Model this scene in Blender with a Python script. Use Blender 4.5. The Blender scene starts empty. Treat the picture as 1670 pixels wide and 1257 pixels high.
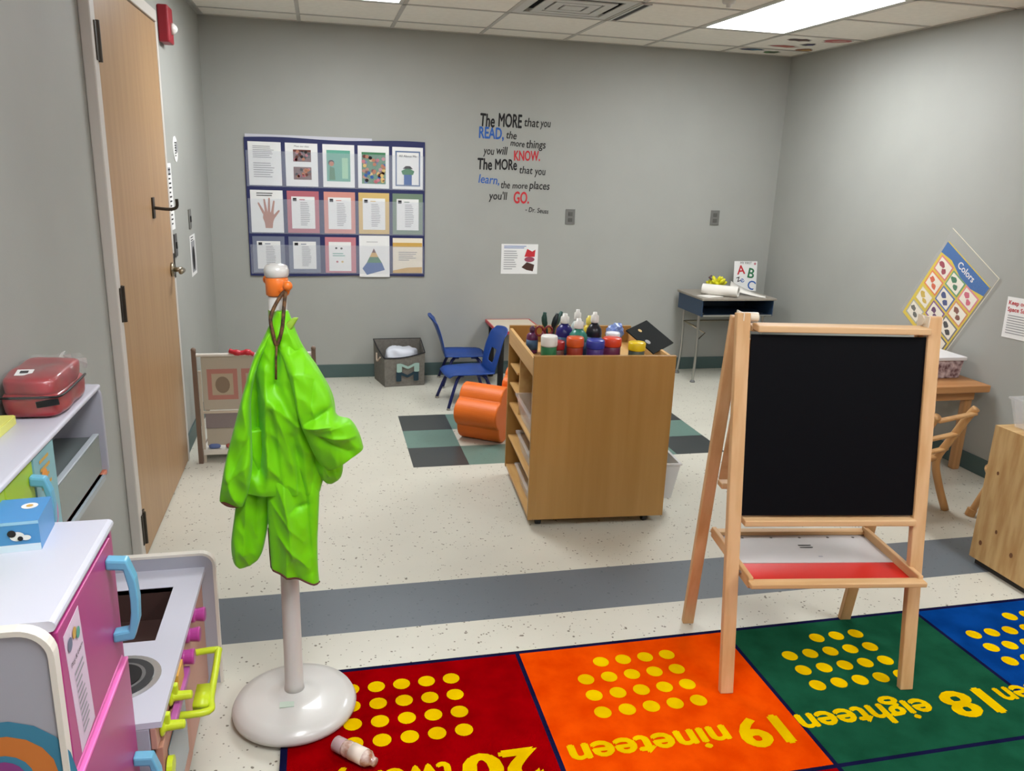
import bpy, bmesh, math, random
from mathutils import Vector, Matrix, noise
random.seed(7)
PI = math.pi
S = bpy.context.scene
C = S.collection

# ---------------------------------------------------------------- camera
pitch, yaw, roll, CH = .2694, .2362, .0357, 1.587
Fw = Vector((math.sin(yaw)*math.cos(pitch), math.cos(yaw)*math.cos(pitch), -math.sin(pitch)))
R0 = Vector((math.cos(yaw), -math.sin(yaw), 0)); U0 = R0.cross(Fw)
Rt = R0*math.cos(roll)+U0*math.sin(roll); Up = -R0*math.sin(roll)+U0*math.cos(roll)
cd = bpy.data.cameras.new('camera'); cam = bpy.data.objects.new('camera', cd); C.objects.link(cam)
cam.matrix_world = Matrix(((Rt.x, Up.x, -Fw.x, 0), (Rt.y, Up.y, -Fw.y, 0), (Rt.z, Up.z, -Fw.z, CH), (0, 0, 0, 1)))
cd.sensor_fit = 'HORIZONTAL'; cd.sensor_width = 36; cd.lens = 36*1308.8/1670; cd.clip_start = .02
S.camera = cam
# ---------------------------------------------------------------- world, exposure
w = bpy.data.worlds.new('world'); S.world = w; w.use_nodes = True
w.node_tree.nodes['Background'].inputs[0].default_value = (1, 1, 1, 1)
w.node_tree.nodes['Background'].inputs[1].default_value = .05
vs = S.view_settings
vs.view_transform = 'Standard'; vs.look = 'None'; vs.gamma = 1; vs.use_curve_mapping = False
vs.exposure = 1.38
LAMP = 9.0      # radiance of the ceiling panels

# ---------------------------------------------------------------- materials
def lin(c):
    return tuple(((v/255)/12.92 if v/255 <= .04045 else ((v/255+.055)/1.055)**2.4) for v in c)
MATS = {}
def mat(name, rgb, rough=.5, metal=0, alpha=1, trans=0, var=0, vscale=8, bump=0, bscale=60, stretch=None, rgb2=None, spec=.5, coat=0, sheen=0, emit=0, ior=1.45, sss=0):
    if name in MATS: return MATS[name]
    m = bpy.data.materials.new(name); m.use_nodes = True; nt = m.node_tree; N = nt.nodes; L = nt.links
    b = N['Principled BSDF']; c = lin(rgb)+(1,)
    b.inputs['Base Color'].default_value = c; b.inputs['Roughness'].default_value = rough
    b.inputs['Metallic'].default_value = metal; b.inputs['Alpha'].default_value = alpha
    b.inputs['Transmission Weight'].default_value = trans; b.inputs['IOR'].default_value = ior
    b.inputs['Specular IOR Level'].default_value = spec
    b.inputs['Coat Weight'].default_value = coat; b.inputs['Sheen Weight'].default_value = sheen
    if emit:
        b.inputs['Emission Color'].default_value = c; b.inputs['Emission Strength'].default_value = emit
    tc = N.new('ShaderNodeTexCoord'); mp = N.new('ShaderNodeMapping')
    L.new(tc.outputs['Object'], mp.inputs['Vector'])
    if stretch: mp.inputs['Scale'].default_value = stretch
    if var or rgb2:
        n = N.new('ShaderNodeTexNoise'); n.inputs['Scale'].default_value = vscale; n.inputs['Detail'].default_value = 4
        L.new(mp.outputs[0], n.inputs['Vector'])
        r = N.new('ShaderNodeValToRGB'); r.color_ramp.elements[0].position = .35; r.color_ramp.elements[1].position = .65
        c2 = lin(rgb2) if rgb2 else tuple(max(0, v*(1-var)) for v in c[:3])
        r.color_ramp.elements[0].color = c2+(1,) if len(c2) == 3 else c2
        r.color_ramp.elements[1].color = c
        L.new(n.outputs['Fac'], r.inputs[0]); L.new(r.outputs[0], b.inputs['Base Color'])
    if bump:
        n2 = N.new('ShaderNodeTexNoise'); n2.inputs['Scale'].default_value = bscale; n2.inputs['Detail'].default_value = 3
        L.new(mp.outputs[0], n2.inputs['Vector'])
        bp = N.new('ShaderNodeBump'); bp.inputs['Strength'].default_value = bump; bp.inputs['Distance'].default_value = .01
        L.new(n2.outputs['Fac'], bp.inputs['Height']); L.new(bp.outputs[0], b.inputs['Normal'])
    MATS[name] = m
    return m
def vinyl(name, rgb, dark, rough, amt=.42):
    """speckled vinyl composition tile"""
    m = mat(name, rgb, rough, spec=.5); nt = m.node_tree; N = nt.nodes; L = nt.links; b = N['Principled BSDF']
    tc = N.new('ShaderNodeTexCoord')
    v = N.new('ShaderNodeTexVoronoi'); v.inputs['Scale'].default_value = 62; L.new(tc.outputs['Object'], v.inputs['Vector'])
    n = N.new('ShaderNodeTexNoise'); n.inputs['Scale'].default_value = 30; n.inputs['Detail'].default_value = 2; L.new(tc.outputs['Object'], n.inputs['Vector'])
    mt = N.new('ShaderNodeMath'); mt.operation = 'MULTIPLY_ADD'; L.new(n.outputs['Fac'], mt.inputs[0]); mt.inputs[1].default_value = -1.1; mt.inputs[2].default_value = .93
    ad = N.new('ShaderNodeMath'); ad.operation = 'ADD'; L.new(v.outputs['Distance'], ad.inputs[0]); L.new(mt.outputs[0], ad.inputs[1])
    r = N.new('ShaderNodeValToRGB'); r.color_ramp.elements[0].position = .44; r.color_ramp.elements[1].position = .52
    r.color_ramp.elements[0].color = lin(dark)+(1,); r.color_ramp.elements[1].color = lin(rgb)+(1,)
    L.new(ad.outputs[0], r.inputs[0])
    n3 = N.new('ShaderNodeTexNoise'); n3.inputs['Scale'].default_value = 2.2; n3.inputs['Detail'].default_value = 5; L.new(tc.outputs['Object'], n3.inputs['Vector'])
    r3 = N.new('ShaderNodeValToRGB'); r3.color_ramp.elements[0].position = .3; r3.color_ramp.elements[1].position = .7
    r3.color_ramp.elements[0].color = (.9, .9, .9, 1); r3.color_ramp.elements[1].color = (1, 1, 1, 1); L.new(n3.outputs['Fac'], r3.inputs[0])
    mx = N.new('ShaderNodeMix'); mx.data_type = 'RGBA'; mx.blend_type = 'MULTIPLY'; mx.inputs[0].default_value = 1
    L.new(r.outputs[0], mx.inputs[6]); L.new(r3.outputs[0], mx.inputs[7]); L.new(mx.outputs[2], b.inputs['Base Color'])
    return m
def woodm(name, rgb, rgb2, axis='z', rough=.45, k=1, bump=.05):
    st = {'x': (1.2, 22, 22), 'y': (22, 1.2, 22), 'z': (22, 22, 1.2)}[axis]
    return mat(name, rgb, rough, rgb2=rgb2, vscale=k, stretch=st, bump=bump, bscale=2*k)

M_wall = mat('wall_paint', (160, 161, 155), .62, var=.04, vscale=3, bump=.05, bscale=220, spec=.35)
M_ceil = mat('ceiling_tile', (242, 238, 228), .9, var=.05, vscale=25, bump=.15, bscale=260)
M_grid = mat('ceiling_grid', (190, 187, 180), .6)
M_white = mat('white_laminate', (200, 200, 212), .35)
M_wedge = mat('white_edge', (222, 216, 205), .45)
M_base = mat('teal_cove_base', (72, 92, 90), .5)
M_tc = vinyl('cream_vinyl', (205, 202, 188), (112, 104, 90), .32)
M_td = vinyl('charcoal_vinyl', (62, 66, 66), (52, 56, 56), .3)
M_tt = vinyl('teal_vinyl', (104, 132, 122), (92, 118, 110), .3)
M_ts = vinyl('slate_vinyl', (101, 108, 114), (84, 92, 98), .35)
M_black = mat('black_plastic', (14, 14, 16), .4)
M_chrome = mat('chrome', (180, 180, 176), .28, 1)
M_nickel = mat('satin_nickel', (150, 140, 120), .35, 1)
M_bronze = mat('dark_bronze', (62, 56, 48), .45, .6)
M_paper = mat('white_paper', (226, 226, 224), .7)
M_ink = mat('grey_ink', (150, 150, 152), .8)
M_dink = mat('dark_ink', (28, 26, 28), .8)
M_red = mat('red_ink', (190, 40, 50), .6)
M_blue = mat('blue_ink', (40, 92, 168), .6)

# ---------------------------------------------------------------- helpers
def wm(o):
    m = o.matrix_basis.copy(); p = o.parent
    while p: m = p.matrix_basis @ m; p = p.parent
    return m
def setp(o, label, cat, group=None, kind=None):
    if label: o['label'] = label
    if cat: o['category'] = cat
    if group: o['group'] = group
    if kind: o['kind'] = kind
    return o
def thing(name, label, cat, loc=(0, 0, 0), rz=0, group=None):
    o = bpy.data.objects.new(name, None); C.objects.link(o); o.location = loc; o.rotation_euler = (0, 0, rz)
    o.matrix_basis = Matrix.Translation(loc) @ Matrix.Rotation(rz, 4, 'Z')
    o.empty_display_size = .05
    return setp(o, label, cat, group)
def obj(name, bm, m, parent=None, local=False, bev=0, smooth=False, sub=0, label=None, kind=None, origin=None):
    """link the bmesh as one mesh object; world coordinates unless local"""
    bmesh.ops.recalc_face_normals(bm, faces=bm.faces[:])
    me = bpy.data.meshes.new(name); o = bpy.data.objects.new(name, me); C.objects.link(o)
    if parent:
        o.parent = parent
        if not local: bm.transform(wm(parent).inverted())
    elif not local:
        if origin is None:
            cs = [v.co for v in bm.verts]
            origin = Vector(((min(c.x for c in cs)+max(c.x for c in cs))/2, (min(c.y for c in cs)+max(c.y for c in cs))/2, min(c.z for c in cs)))
        origin = Vector(origin); bm.transform(Matrix.Translation(-origin)); o.matrix_basis = Matrix.Translation(origin)
    for f in bm.faces: f.smooth = smooth
    bm.to_mesh(me); bm.free()
    for mm in (m if isinstance(m, (list, tuple)) else [m]): me.materials.append(mm)
    if bev:
        b = o.modifiers.new('bevel', 'BEVEL'); b.width = bev; b.segments = 2; b.limit_method = 'ANGLE'; b.angle_limit = .7
    if sub:
        s = o.modifiers.new('subdivision', 'SUBSURF'); s.levels = sub; s.render_levels = sub
    if label: o['label'] = label
    if kind: o['kind'] = kind
    return o
def struct(name, bm, m, **k):
    return obj(name, bm, m, kind='structure', **k)
def NB(): return bmesh.new()
def bx(bm, x0, x1, y0, y1, z0, z1, M=None, mi=0):
    vs_ = [bm.verts.new((x, y, z)) for x in (x0, x1) for y in (y0, y1) for z in (z0, z1)]
    fs = [(0, 1, 3, 2), (4, 6, 7, 5), (0, 4, 5, 1), (2, 3, 7, 6), (0, 2, 6, 4), (1, 5, 7, 3)]
    for f in fs: bm.faces.new([vs_[i] for i in f]).material_index = mi
    if M: bmesh.ops.transform(bm, matrix=M, verts=vs_)
    return bm
def box(x0, x1, y0, y1, z0, z1, M=None): return bx(NB(), x0, x1, y0, y1, z0, z1, M)
def lathe(bm, prof, c=(0, 0, 0), n=32, M=None, mi=0):
    """prof: list of (r,z) from the bottom up"""
    rings = []; allv = []
    for r, z in prof:
        if r < 1e-5: v = bm.verts.new((c[0], c[1], c[2]+z)); rings.append([v]*n); allv.append(v)
        else:
            ring = [bm.verts.new((c[0]+r*math.cos(2*PI*i/n), c[1]+r*math.sin(2*PI*i/n), c[2]+z)) for i in range(n)]
            rings.append(ring); allv += ring
    for a, b in zip(rings, rings[1:]):
        for i in range(n):
            q = [a[i], a[(i+1) % n], b[(i+1) % n], b[i]]; u = []
            for v in q:
                if v not in u: u.append(v)
            if len(u) > 2:
                try: bm.faces.new(u).material_index = mi
                except ValueError: pass
    for ring in (rings[0], rings[-1]):
        if len(set(ring)) > 2:
            try: bm.faces.new(ring).material_index = mi
            except ValueError: pass
    if M: bmesh.ops.transform(bm, matrix=M, verts=allv)
    return bm
def cyl(bm, p0, p1, r0, r1=None, n=16, mi=0):
    p0 = Vector(p0); p1 = Vector(p1); r1 = r0 if r1 is None else r1
    d = p1-p0; M = Matrix.Translation(p0) @ d.to_track_quat('Z', 'Y').to_matrix().to_4x4()
    return lathe(bm, [(r0, 0), (r1, d.length)], n=n, M=M, mi=mi)
def smoothpts(pts, k=6):
    pts = [Vector(p) for p in pts]; out = []
    for i in range(len(pts)-1):
        p0 = pts[max(i-1, 0)]; p1 = pts[i]; p2 = pts[i+1]; p3 = pts[min(i+2, len(pts)-1)]
        for j in range(k):
            t = j/k
            out.append(.5*((2*p1)+(-p0+p2)*t+(2*p0-5*p1+4*p2-p3)*t*t+(-p0+3*p1-3*p2+p3)*t**3))
    out.append(pts[-1]); return out
def tube(bm, pts, r, n=10, sm=0, mi=0, flat=1.0):
    pts = [Vector(p) for p in pts]
    if sm: pts = smoothpts(pts, sm)
    rings = []; up = None
    for i, p in enumerate(pts):
        t = (pts[min(i+1, len(pts)-1)]-pts[max(i-1, 0)]).normalized()
        if up is None: up = t.orthogonal().normalized() if abs(t.z) > .95 else Vector((0, 0, 1))
        u = (up-t*up.dot(t)).normalized(); up = u; v = t.cross(u)
        rr = r[min(int(i*len(r)/len(pts)), len(r)-1)] if isinstance(r, (list, tuple)) else r
        rings.append([bm.verts.new(p+u*rr*math.cos(2*PI*k/n)+v*rr*flat*math.sin(2*PI*k/n)) for k in range(n)])
    for a, b in zip(rings, rings[1:]):
        for k in range(n): bm.faces.new((a[k], a[(k+1) % n], b[(k+1) % n], b[k])).material_index = mi
    bm.faces.new(rings[0][::-1]).material_index = mi; bm.faces.new(rings[-1]).material_index = mi
    return bm
def prism(bm, poly, d, M=None, mi=0):
    """poly in local XZ, thickness d along +Y (from y=0)"""
    a = [bm.verts.new((x, 0, z)) for x, z in poly]; b = [bm.verts.new((x, d, z)) for x, z in poly]
    bm.faces.new(a).material_index = mi; bm.faces.new(b[::-1]).material_index = mi; n = len(poly)
    for i in range(n): bm.faces.new((a[i], b[i], b[(i+1) % n], a[(i+1) % n])).material_index = mi
    if M: bmesh.ops.transform(bm, matrix=M, verts=a+b)
    return bm
def rrect(x0, x1, z0, z1, r, k=5, corners=(1, 1, 1, 1)):
    out = []
    for (cx, cz, a0, on) in ((x1-r, z0+r, -PI/2, corners[0]), (x1-r, z1-r, 0, corners[1]), (x0+r, z1-r, PI/2, corners[2]), (x0+r, z0+r, PI, corners[3])):
        if on: out += [(cx+r*math.cos(a0+PI/2*i/k), cz+r*math.sin(a0+PI/2*i/k)) for i in range(k+1)]
        else: out.append((cx+(r if a0 in (-PI/2, 0) else -r), cz+(-r if a0 in (-PI/2, PI) else r)))
    return out
_T = {}
def textgeo(s, size, bold=0, shear=0):
    key = (s, bold, shear)
    if key not in _T:
        cu = bpy.data.curves.new('txt', 'FONT'); cu.body = s; cu.size = 1; cu.shear = shear
        cu.resolution_u = 3; cu.fill_mode = 'FRONT' if False else 'BOTH'
        o = bpy.data.objects.new('txt', cu); C.objects.link(o)
        bpy.context.view_layer.update()
        me = bpy.data.meshes.new_from_object(o.evaluated_get(bpy.context.evaluated_depsgraph_get()))
        _T[key] = ([tuple(v.co) for v in me.vertices], [tuple(p.vertices) for p in me.polygons])
        bpy.data.objects.remove(o); bpy.data.curves.remove(cu); bpy.data.meshes.remove(me)
    v, f = _T[key]
    if not bold: return [(a*size, b*size, 0) for a, b, _ in v], f
    V2 = []; F2 = []
    for q_, (dx, dz) in enumerate(((-bold, 0), (bold, 0), (0, bold*.8), (0, -bold*.8))):
        k = len(V2); V2 += [((a+dx)*size, (b+dz)*size, q_) for a, b, _ in v]; F2 += [tuple(i+k for i in p) for p in f]
    return V2, F2
def art(bm, mats, shapes, M, e=.0006):
    """flat printed shapes in a local plane (x right, z up, facing -y); successive layers are e apart"""
    def mi(m):
        if m not in mats: mats.append(m)
        return mats.index(m)
    for li, s in enumerate(shapes):
        y = -e*(s[-1] if isinstance(s[-1], int) and s[0] != 'lines' else 1); vsn = []; k = s[0]
        def poly(pts, m):
            vv = [bm.verts.new((a, y, b)) for a, b in pts]; vsn.extend(vv)
            f = bm.faces.new(vv); f.material_index = mi(m); f.normal_update()
            if f.normal.y > 0: f.normal_flip()
        if k == 'rect': poly([(s[1], s[2]), (s[3], s[2]), (s[3], s[4]), (s[1], s[4])], s[5])
        elif k == 'poly': poly(s[1], s[2])
        elif k == 'circ': poly([(s[1]+s[3]*math.cos(2*PI*i/18), s[2]+s[3]*math.sin(2*PI*i/18)) for i in range(18)], s[4])
        elif k == 'ell': poly([(s[1]+s[3]*math.cos(2*PI*i/18), s[2]+s[4]*math.sin(2*PI*i/18)) for i in range(18)], s[5])
        elif k == 'lines':
            _, x0, z0, x1, z1, n, m = s[:7]; hh = (z1-z0)/n; rr = random.Random(n*7+int(x0*1e4)); y = -e*2
            for i in range(n):
                zz = z1-(i+.5)*hh; xe = x0+(x1-x0)*rr.uniform(.55, 1)
                poly([(x0, zz-hh*.18), (xe, zz-hh*.18), (xe, zz+hh*.18), (x0, zz+hh*.18)], m)
        elif k == 'text':
            _, t, x, z, size, m, opt = s[:7]
            vv, ff = textgeo(t, size, opt.get('bold', 0), opt.get('shear', 0)); wx = max(p[0] for p in vv); wn = min(p[0] for p in vv)
            sx = opt['w']/(wx-wn) if 'w' in opt else 1; sz = opt.get('sz', 1); off = {'l': 0, 'c': -.5, 'r': -1}[opt.get('al', 'l')]*(wx*sx)
            ca, sa = math.cos(opt.get('rot', 0)), math.sin(opt.get('rot', 0)); y = -e*opt.get('ly', 2)
            L = []
            for a, b, ql in vv:
                a = a*sx+off; b = b*sz; L.append(bm.verts.new((x+a*ca-b*sa, y-ql*.00012, z+a*sa+b*ca)))
            vsn.extend(L)
            for f in ff:
                try:
                    g = bm.faces.new([L[i] for i in f]); g.material_index = mi(m); g.normal_update()
                    if g.normal.y > 0: g.normal_flip()
                except ValueError: pass
        bmesh.ops.transform(bm, matrix=M, verts=vsn)
def sheet(name, wd, ht, shapes, M, base, parent=None, t=.0012, label=None, cat=None, group=None, kind=None, lean=0):
    """a printed sheet: thin slab + printed shapes, one mesh. local origin = lower left corner, M places it"""
    bm = NB(); mats = [base]
    bx(bm, 0, wd, -.0, t, 0, ht); bmesh.ops.recalc_face_normals(bm, faces=bm.faces[:])
    bmesh.ops.transform(bm, matrix=M, verts=bm.verts[:])
    art(bm, mats, shapes, M)
    o = raw(name, bm, mats, parent)
    return setp(o, label, cat, group, kind)
def raw(name, bm, mats, parent=None):
    me = bpy.data.meshes.new(name); o = bpy.data.objects.new(name, me); C.objects.link(o)
    if parent: o.parent = parent; bm.transform(wm(parent).inverted())
    else:
        c = sum((v.co for v in bm.verts), Vector())/len(bm.verts); c.z = min(v.co.z for v in bm.verts)
        bm.transform(Matrix.Translation(-c)); o.matrix_basis = Matrix.Translation(c)
    bm.to_mesh(me); bm.free()
    for m in mats: me.materials.append(m)
    return o
def T(x, y, z, rz=0, rx=0, ry=0):
    return Matrix.Translation((x, y, z)) @ Matrix.Rotation(rz, 4, 'Z') @ Matrix.Rotation(rx, 4, 'X') @ Matrix.Rotation(ry, 4, 'Y')
# wall frames: back wall faces -y; right wall: local x -> -y ; left wall: local x -> +y

XL, XR, YB, YF, ZC = -.745, 3.541, 5.95, -2.6, 2.45
s = .3048
# ================================================================ ROOM
bm = NB(); mats_f = [M_tc, M_td, M_tt, M_ts]
gx, gy = .4441, 4.0324
xs = sorted({XL, XR} | {gx+i*s for i in range(-10, 14) if XL < gx+i*s < XR})
ys = sorted({YF, YB} | {gy+i*s for i in range(-25, 10) if YF < gy+i*s < YB})
V = {(i, j): bm.verts.new((x, y, 0)) for i, x in enumerate(xs) for j, y in enumerate(ys)}
for i in range(len(xs)-1):
    for j in range(len(ys)-1):
        f = bm.faces.new((V[i, j], V[i+1, j], V[i+1, j+1], V[i, j+1]))
        a = math.floor(((xs[i]+xs[i+1])/2-gx)/s); b = math.floor(((ys[j]+ys[j+1])/2-gy)/s); m = 0
        if 0 <= a < 6 and 0 <= b < 3:
            m = 0 if (b == 1 and 1 <= a <= 4) else (1 if (a+b) % 2 == 0 else 2)
            if a == 5: m = 2 if b == 1 else 1
            if a in (1, 4) and b != 1: m = 2
        if b == -5: m = 3
        f.material_index = m
e = bmesh.ops.extrude_face_region(bm, geom=bm.faces[:])
bmesh.ops.translate(bm, vec=(0, 0, -.05), verts=[v for v in e['geom'] if isinstance(v, bmesh.types.BMVert)])
struct('floor', bm, mats_f, origin=(0, 0, 0))
struct('wall_back', box(XL-.1, XR+.1, YB, YB+.1, -.05, ZC+.1), M_wall)
struct('wall_left', box(XL-.1, XL, YF, YB, -.05, ZC+.1), M_wall)
struct('wall_right', box(XR, XR+.1, YF, YB, -.05, ZC+.1), M_wall)
struct('wall_front', box(XL-.1, XR+.1, YF-.1, YF, -.05, ZC+.1), M_wall)
struct('baseboard_back', box(XL, XR, YB-.008, YB, 0, .1), M_base, bev=.003)
struct('baseboard_left', box(XL, XL+.008, 4.39, YB-.008, 0, .1), M_base, bev=.003)
struct('baseboard_right', box(XR-.008, XR, YF, YB-.008, 0, .1), M_base, bev=.003)
# ceiling: panels with a lay-in grid; lamp and vent modules are left open
cx0, cy0, c = .501, 5.0474, .6096
lamps = [(-.1086, 3.8282), (2.3298, 3.8282), (-.1086, .171), (2.3298, .171), (1.1106, -1.6)]
vent = (1.1106, cy0-c)
def in_open(x, y):
    for lx, ly in lamps:
        if lx < x < lx+c and ly < y < ly+2*c: return True
    return vent[0] < x < vent[0]+c and vent[1] < y < vent[1]+c
bm = NB()
cxs = sorted({XL, XR} | {cx0+i*c for i in range(-6, 9) if XL+.01 < cx0+i*c < XR-.01})
cys = sorted({YF, YB} | {cy0+i*c for i in range(-15, 3) if YF+.01 < cy0+i*c < YB-.01})
# split rows so lamp modules are cut out cleanly
cys = sorted(set(cys) | {-1.6, -1.6+2*c})
for a, b in zip(cxs, cxs[1:]):
    for d, e2 in zip(cys, cys[1:]):
        if not in_open((a+b)/2, (d+e2)/2): bx(bm, a+.0005, b-.0005, d+.0005, e2-.0005, ZC, ZC+.02)
struct('ceiling', bm, M_ceil)
bm = NB()
for x in cxs[1:-1]:
    bx(bm, x-.012, x+.012, YF, YB, ZC-.004, ZC+.001)
for y in cys[1:-1]:
    if abs(y-(-1.6)) < .01 or abs(y-(-1.6+2*c)) < .01: continue
    ivs = [(XL, XR)]
    for lx, ly in lamps:
        if ly+.05 < y < ly+2*c-.05:
            ivs = [q for (p0, p1) in ivs for q in ((p0, min(p1, lx)), (max(p0, lx+c), p1)) if q[1]-q[0] > .02]
    for p0, p1 in ivs: bx(bm, p0, p1, y-.012, y+.012, ZC-.004, ZC+.001)
bx(bm, XL, XL+.02, YF, YB, ZC-.004, ZC+.001); bx(bm, XR-.02, XR, YF, YB, ZC-.004, ZC+.001); bx(bm, XL+.02, XR-.02, YB-.02, YB, ZC-.004, ZC+.001)
struct('trim_1', bm, M_grid)
struct('trim_2', box(XL-.1, XR+.1, YF-.1, YB+.1, ZC+.14, ZC+.16), M_ceil)   # deck above the ceiling

# ceiling lamps
M_lamp = mat('lamp_diffuser', (246, 249, 252), .4, emit=LAMP)
M_lframe = mat('lamp_frame', (205, 205, 200), .4)
LL = ['bright ceiling light panel near the left wall above the pocket chart', 'bright ceiling light panel at the upper right above the chalkboard easel',
      'ceiling light panel by the left wall, above the camera', 'ceiling light panel by the right wall, above the camera', 'ceiling light panel behind the camera near the front wall']
for i, (lx, ly) in enumerate(lamps):
    t = thing('ceiling_light', LL[i], 'ceiling light', (lx+c/2, ly+c, ZC), 0, 'recessed ceiling light panels')
    bm = NB(); x0, x1, y0, y1 = lx+.013, lx+c-.013, ly+.013, ly+2*c-.013
    for a in ((x0, x0+.025, y0, y1), (x1-.025, x1, y0, y1), (x0+.025, x1-.025, y0, y0+.025), (x0+.025, x1-.025, y1-.025, y1)): bx(bm, *a, ZC-.003, ZC+.06)
    obj('frame', bm, M_lframe, t)
    obj('diffuser', box(x0+.025, x1-.025, y0+.025, y1-.025, ZC+.004, ZC+.012), M_lamp, t)
# vent
t = thing('ceiling_vent', 'square white ceiling air diffuser between the two light panels', 'air vent', (vent[0]+c/2, vent[1]+c/2, ZC))
bm = NB(); vx, vy = vent[0]+c/2, vent[1]+c/2
prev = .29
for k, (r, z) in enumerate(((.29, .0), (.2, .012), (.13, .012))):
    r2 = r-.055
    for a in ((vx-r, vx+r, vy-r, vy-r2), (vx-r, vx+r, vy+r2, vy+r), (vx-r, vx-r2, vy-r2, vy+r2), (vx+r2, vx+r, vy-r2, vy+r2)): bx(bm, *a, ZC-.002-z*.3, ZC+.004-z*.3)
bx(bm, vx-.06, vx+.06, vy-.06, vy+.06, ZC-.006, ZC)
obj('louvre', bm, mat('vent_white', (200, 200, 196), .5), t)
obj('duct', box(vx-.285, vx+.285, vy-.285, vy+.285, ZC+.03, ZC+.04), mat('vent_dark', (40, 40, 40), .8), t)
bm = NB(); bx(bm, 1.722, 1.732, 4.45, 5.0, ZC-.012, ZC-.004); bx(bm, 1.768, 1.778, 4.45, 5.0, ZC-.012, ZC-.004); bx(bm, 1.732, 1.768, 4.45, 4.455, ZC-.012, ZC-.004); bx(bm, 1.732, 1.768, 4.995, 5.0, ZC-.012, ZC-.004)
t = thing('slot_vent', 'narrow dark slot vent in the ceiling beside the square air diffuser', 'air vent', (1.75, 4.72, ZC-.012))
obj('rail', bm, M_lframe, t); obj('slot', box(1.732, 1.768, 4.455, 4.995, ZC-.007, ZC-.0042), mat('slot_dark', (50, 50, 50), .7), t)
bm = NB(); lathe(bm, [(0, -.035), (.012, -.035), (.014, -.02), (.03, -.016), (.036, -.004), (.036, 0), (0, 0)], (2.1, 4.2, ZC-.004), n=20)
setp(obj('fire_sprinkler', bm, M_lframe, smooth=True), 'small round sprinkler head in the ceiling left of the right light panel', 'sprinkler')

# ceiling stickers in the far right corner
def blob(seed, rx, rz, n=14):
    r = random.Random(seed); return [((rx*(1+r.uniform(-.3, .25)))*math.cos(2*PI*i/n), (rz*(1+r.uniform(-.3, .25)))*math.sin(2*PI*i/n)) for i in range(n)]
stk = [(3.09, 5.73, .085, .05, (52, 62, 92), (70, 120, 140), 'dark blue'), (3.28, 5.8, .06, .06, (88, 130, 70), (60, 80, 60), 'green'), (3.2, 5.5, .09, .05, (178, 84, 80), (190, 110, 90), 'red'),
       (3.15, 5.21, .08, .05, (80, 62, 58), (110, 80, 70), 'brown'), (3.31, 5.36, .05, .05, (38, 36, 50), (60, 50, 120), 'black and purple'), (3.38, 5.15, .09, .08, (190, 100, 100), (200, 150, 140), 'pink'), (3.42, 5.6, .06, .07, (160, 110, 84), (200, 160, 90), 'tan')]
for i, (x, y, rx, ry, c1, c2, nm) in enumerate(stk):
    bm = NB(); mats = [mat('sticker_a%d' % i, c1, .5), mat('sticker_b%d' % i, c2, .5), mat('sticker_edge', (205, 200, 195), .5)]
    M = T(x, y, ZC, 0, PI/2); prism(bm, [(a*1.12, b*1.12) for a, b in blob(i, rx, ry)], -.0012, M, 2)
    art(bm, mats, [('poly', blob(i, rx, ry), mats[0], 1), ('poly', [(a*.55+rx*.3, b*.6) for a, b in blob(i+9, rx, ry)], mats[1], 2)], M @ Matrix.Translation((0, -.0014, 0)))
    bmesh.ops.recalc_face_normals(bm, faces=bm.faces[:])
    setp(raw('ceiling_sticker', bm, mats), nm+' cut-out sticker on the ceiling in the far right corner', 'sticker', 'stickers on the ceiling corner')

# ================================================================ DOOR (left wall)
M_door = woodm('maple_veneer', (168, 134, 96), (159, 125, 88), 'z', .38, 1.2, .02)
M_frame = mat('door_frame_paint', (196, 190, 182), .45)
y0, y1, zt = 3.14, 4.285, 2.16
d = obj('door_1', box(XL, XL+.022, y0+.004, y1-.004, .012, zt-.004), M_door, kind='structure', bev=.002)
bm = NB(); bx(bm, XL, XL+.03, y0-.075, y0, 0, zt+.05); bx(bm, XL, XL+.024, y1, y1+.035, 0, zt+.05); bx(bm, XL, XL+.03, y0, y1, zt, zt+.05)
bx(bm, XL, XL+.036, y0-.085, y0-.07, 0, zt+.06)
f_ = obj('door_frame', bm, M_frame, d, bev=.004)
for i, z in enumerate((1.935, 1.045, .155)):
    bm = NB(); bx(bm, XL+.022, XL+.028, y0+.004, y0+.045, z-.062, z+.062); bx(bm, XL+.03, XL+.034, y0-.03, y0-.002, z-.062, z+.062); cyl(bm, (XL+.034, y0+.002, z-.066), (XL+.034, y0+.002, z+.066), .008)
    obj('hinge', bm, M_bronze, d)
bm = NB(); cyl(bm, (XL+.022, 4.215, 1.03), (XL+.034, 4.215, 1.03), .034, n=24); cyl(bm, (XL+.03, 4.215, 1.03), (XL+.075, 4.215, 1.03), .012)
tube(bm, [(XL+.07, 4.215, 1.03), (XL+.08, 4.19, 1.03), (XL+.08, 4.12, 1.03)], .011, sm=4)
obj('door_handle', bm, M_nickel, d, smooth=True, label='satin metal lever handle')
bm = NB(); bx(bm, XL+.024, XL+.027, 4.287, 4.31, .98, 1.1); obj('strike_plate', bm, M_bronze, d)
bm = NB(); bx(bm, XL+.022, XL+.029, 3.86, 3.9, 1.3, 1.39); tube(bm, [(XL+.029, 3.88, 1.345), (XL+.09, 3.885, 1.34), (XL+.12, 3.89, 1.35), (XL+.122, 3.89, 1.385)], .007, sm=4)
h = obj('coat_hook', bm, M_bronze, d, smooth=False, label='dark metal coat hook screwed to the door')

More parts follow.
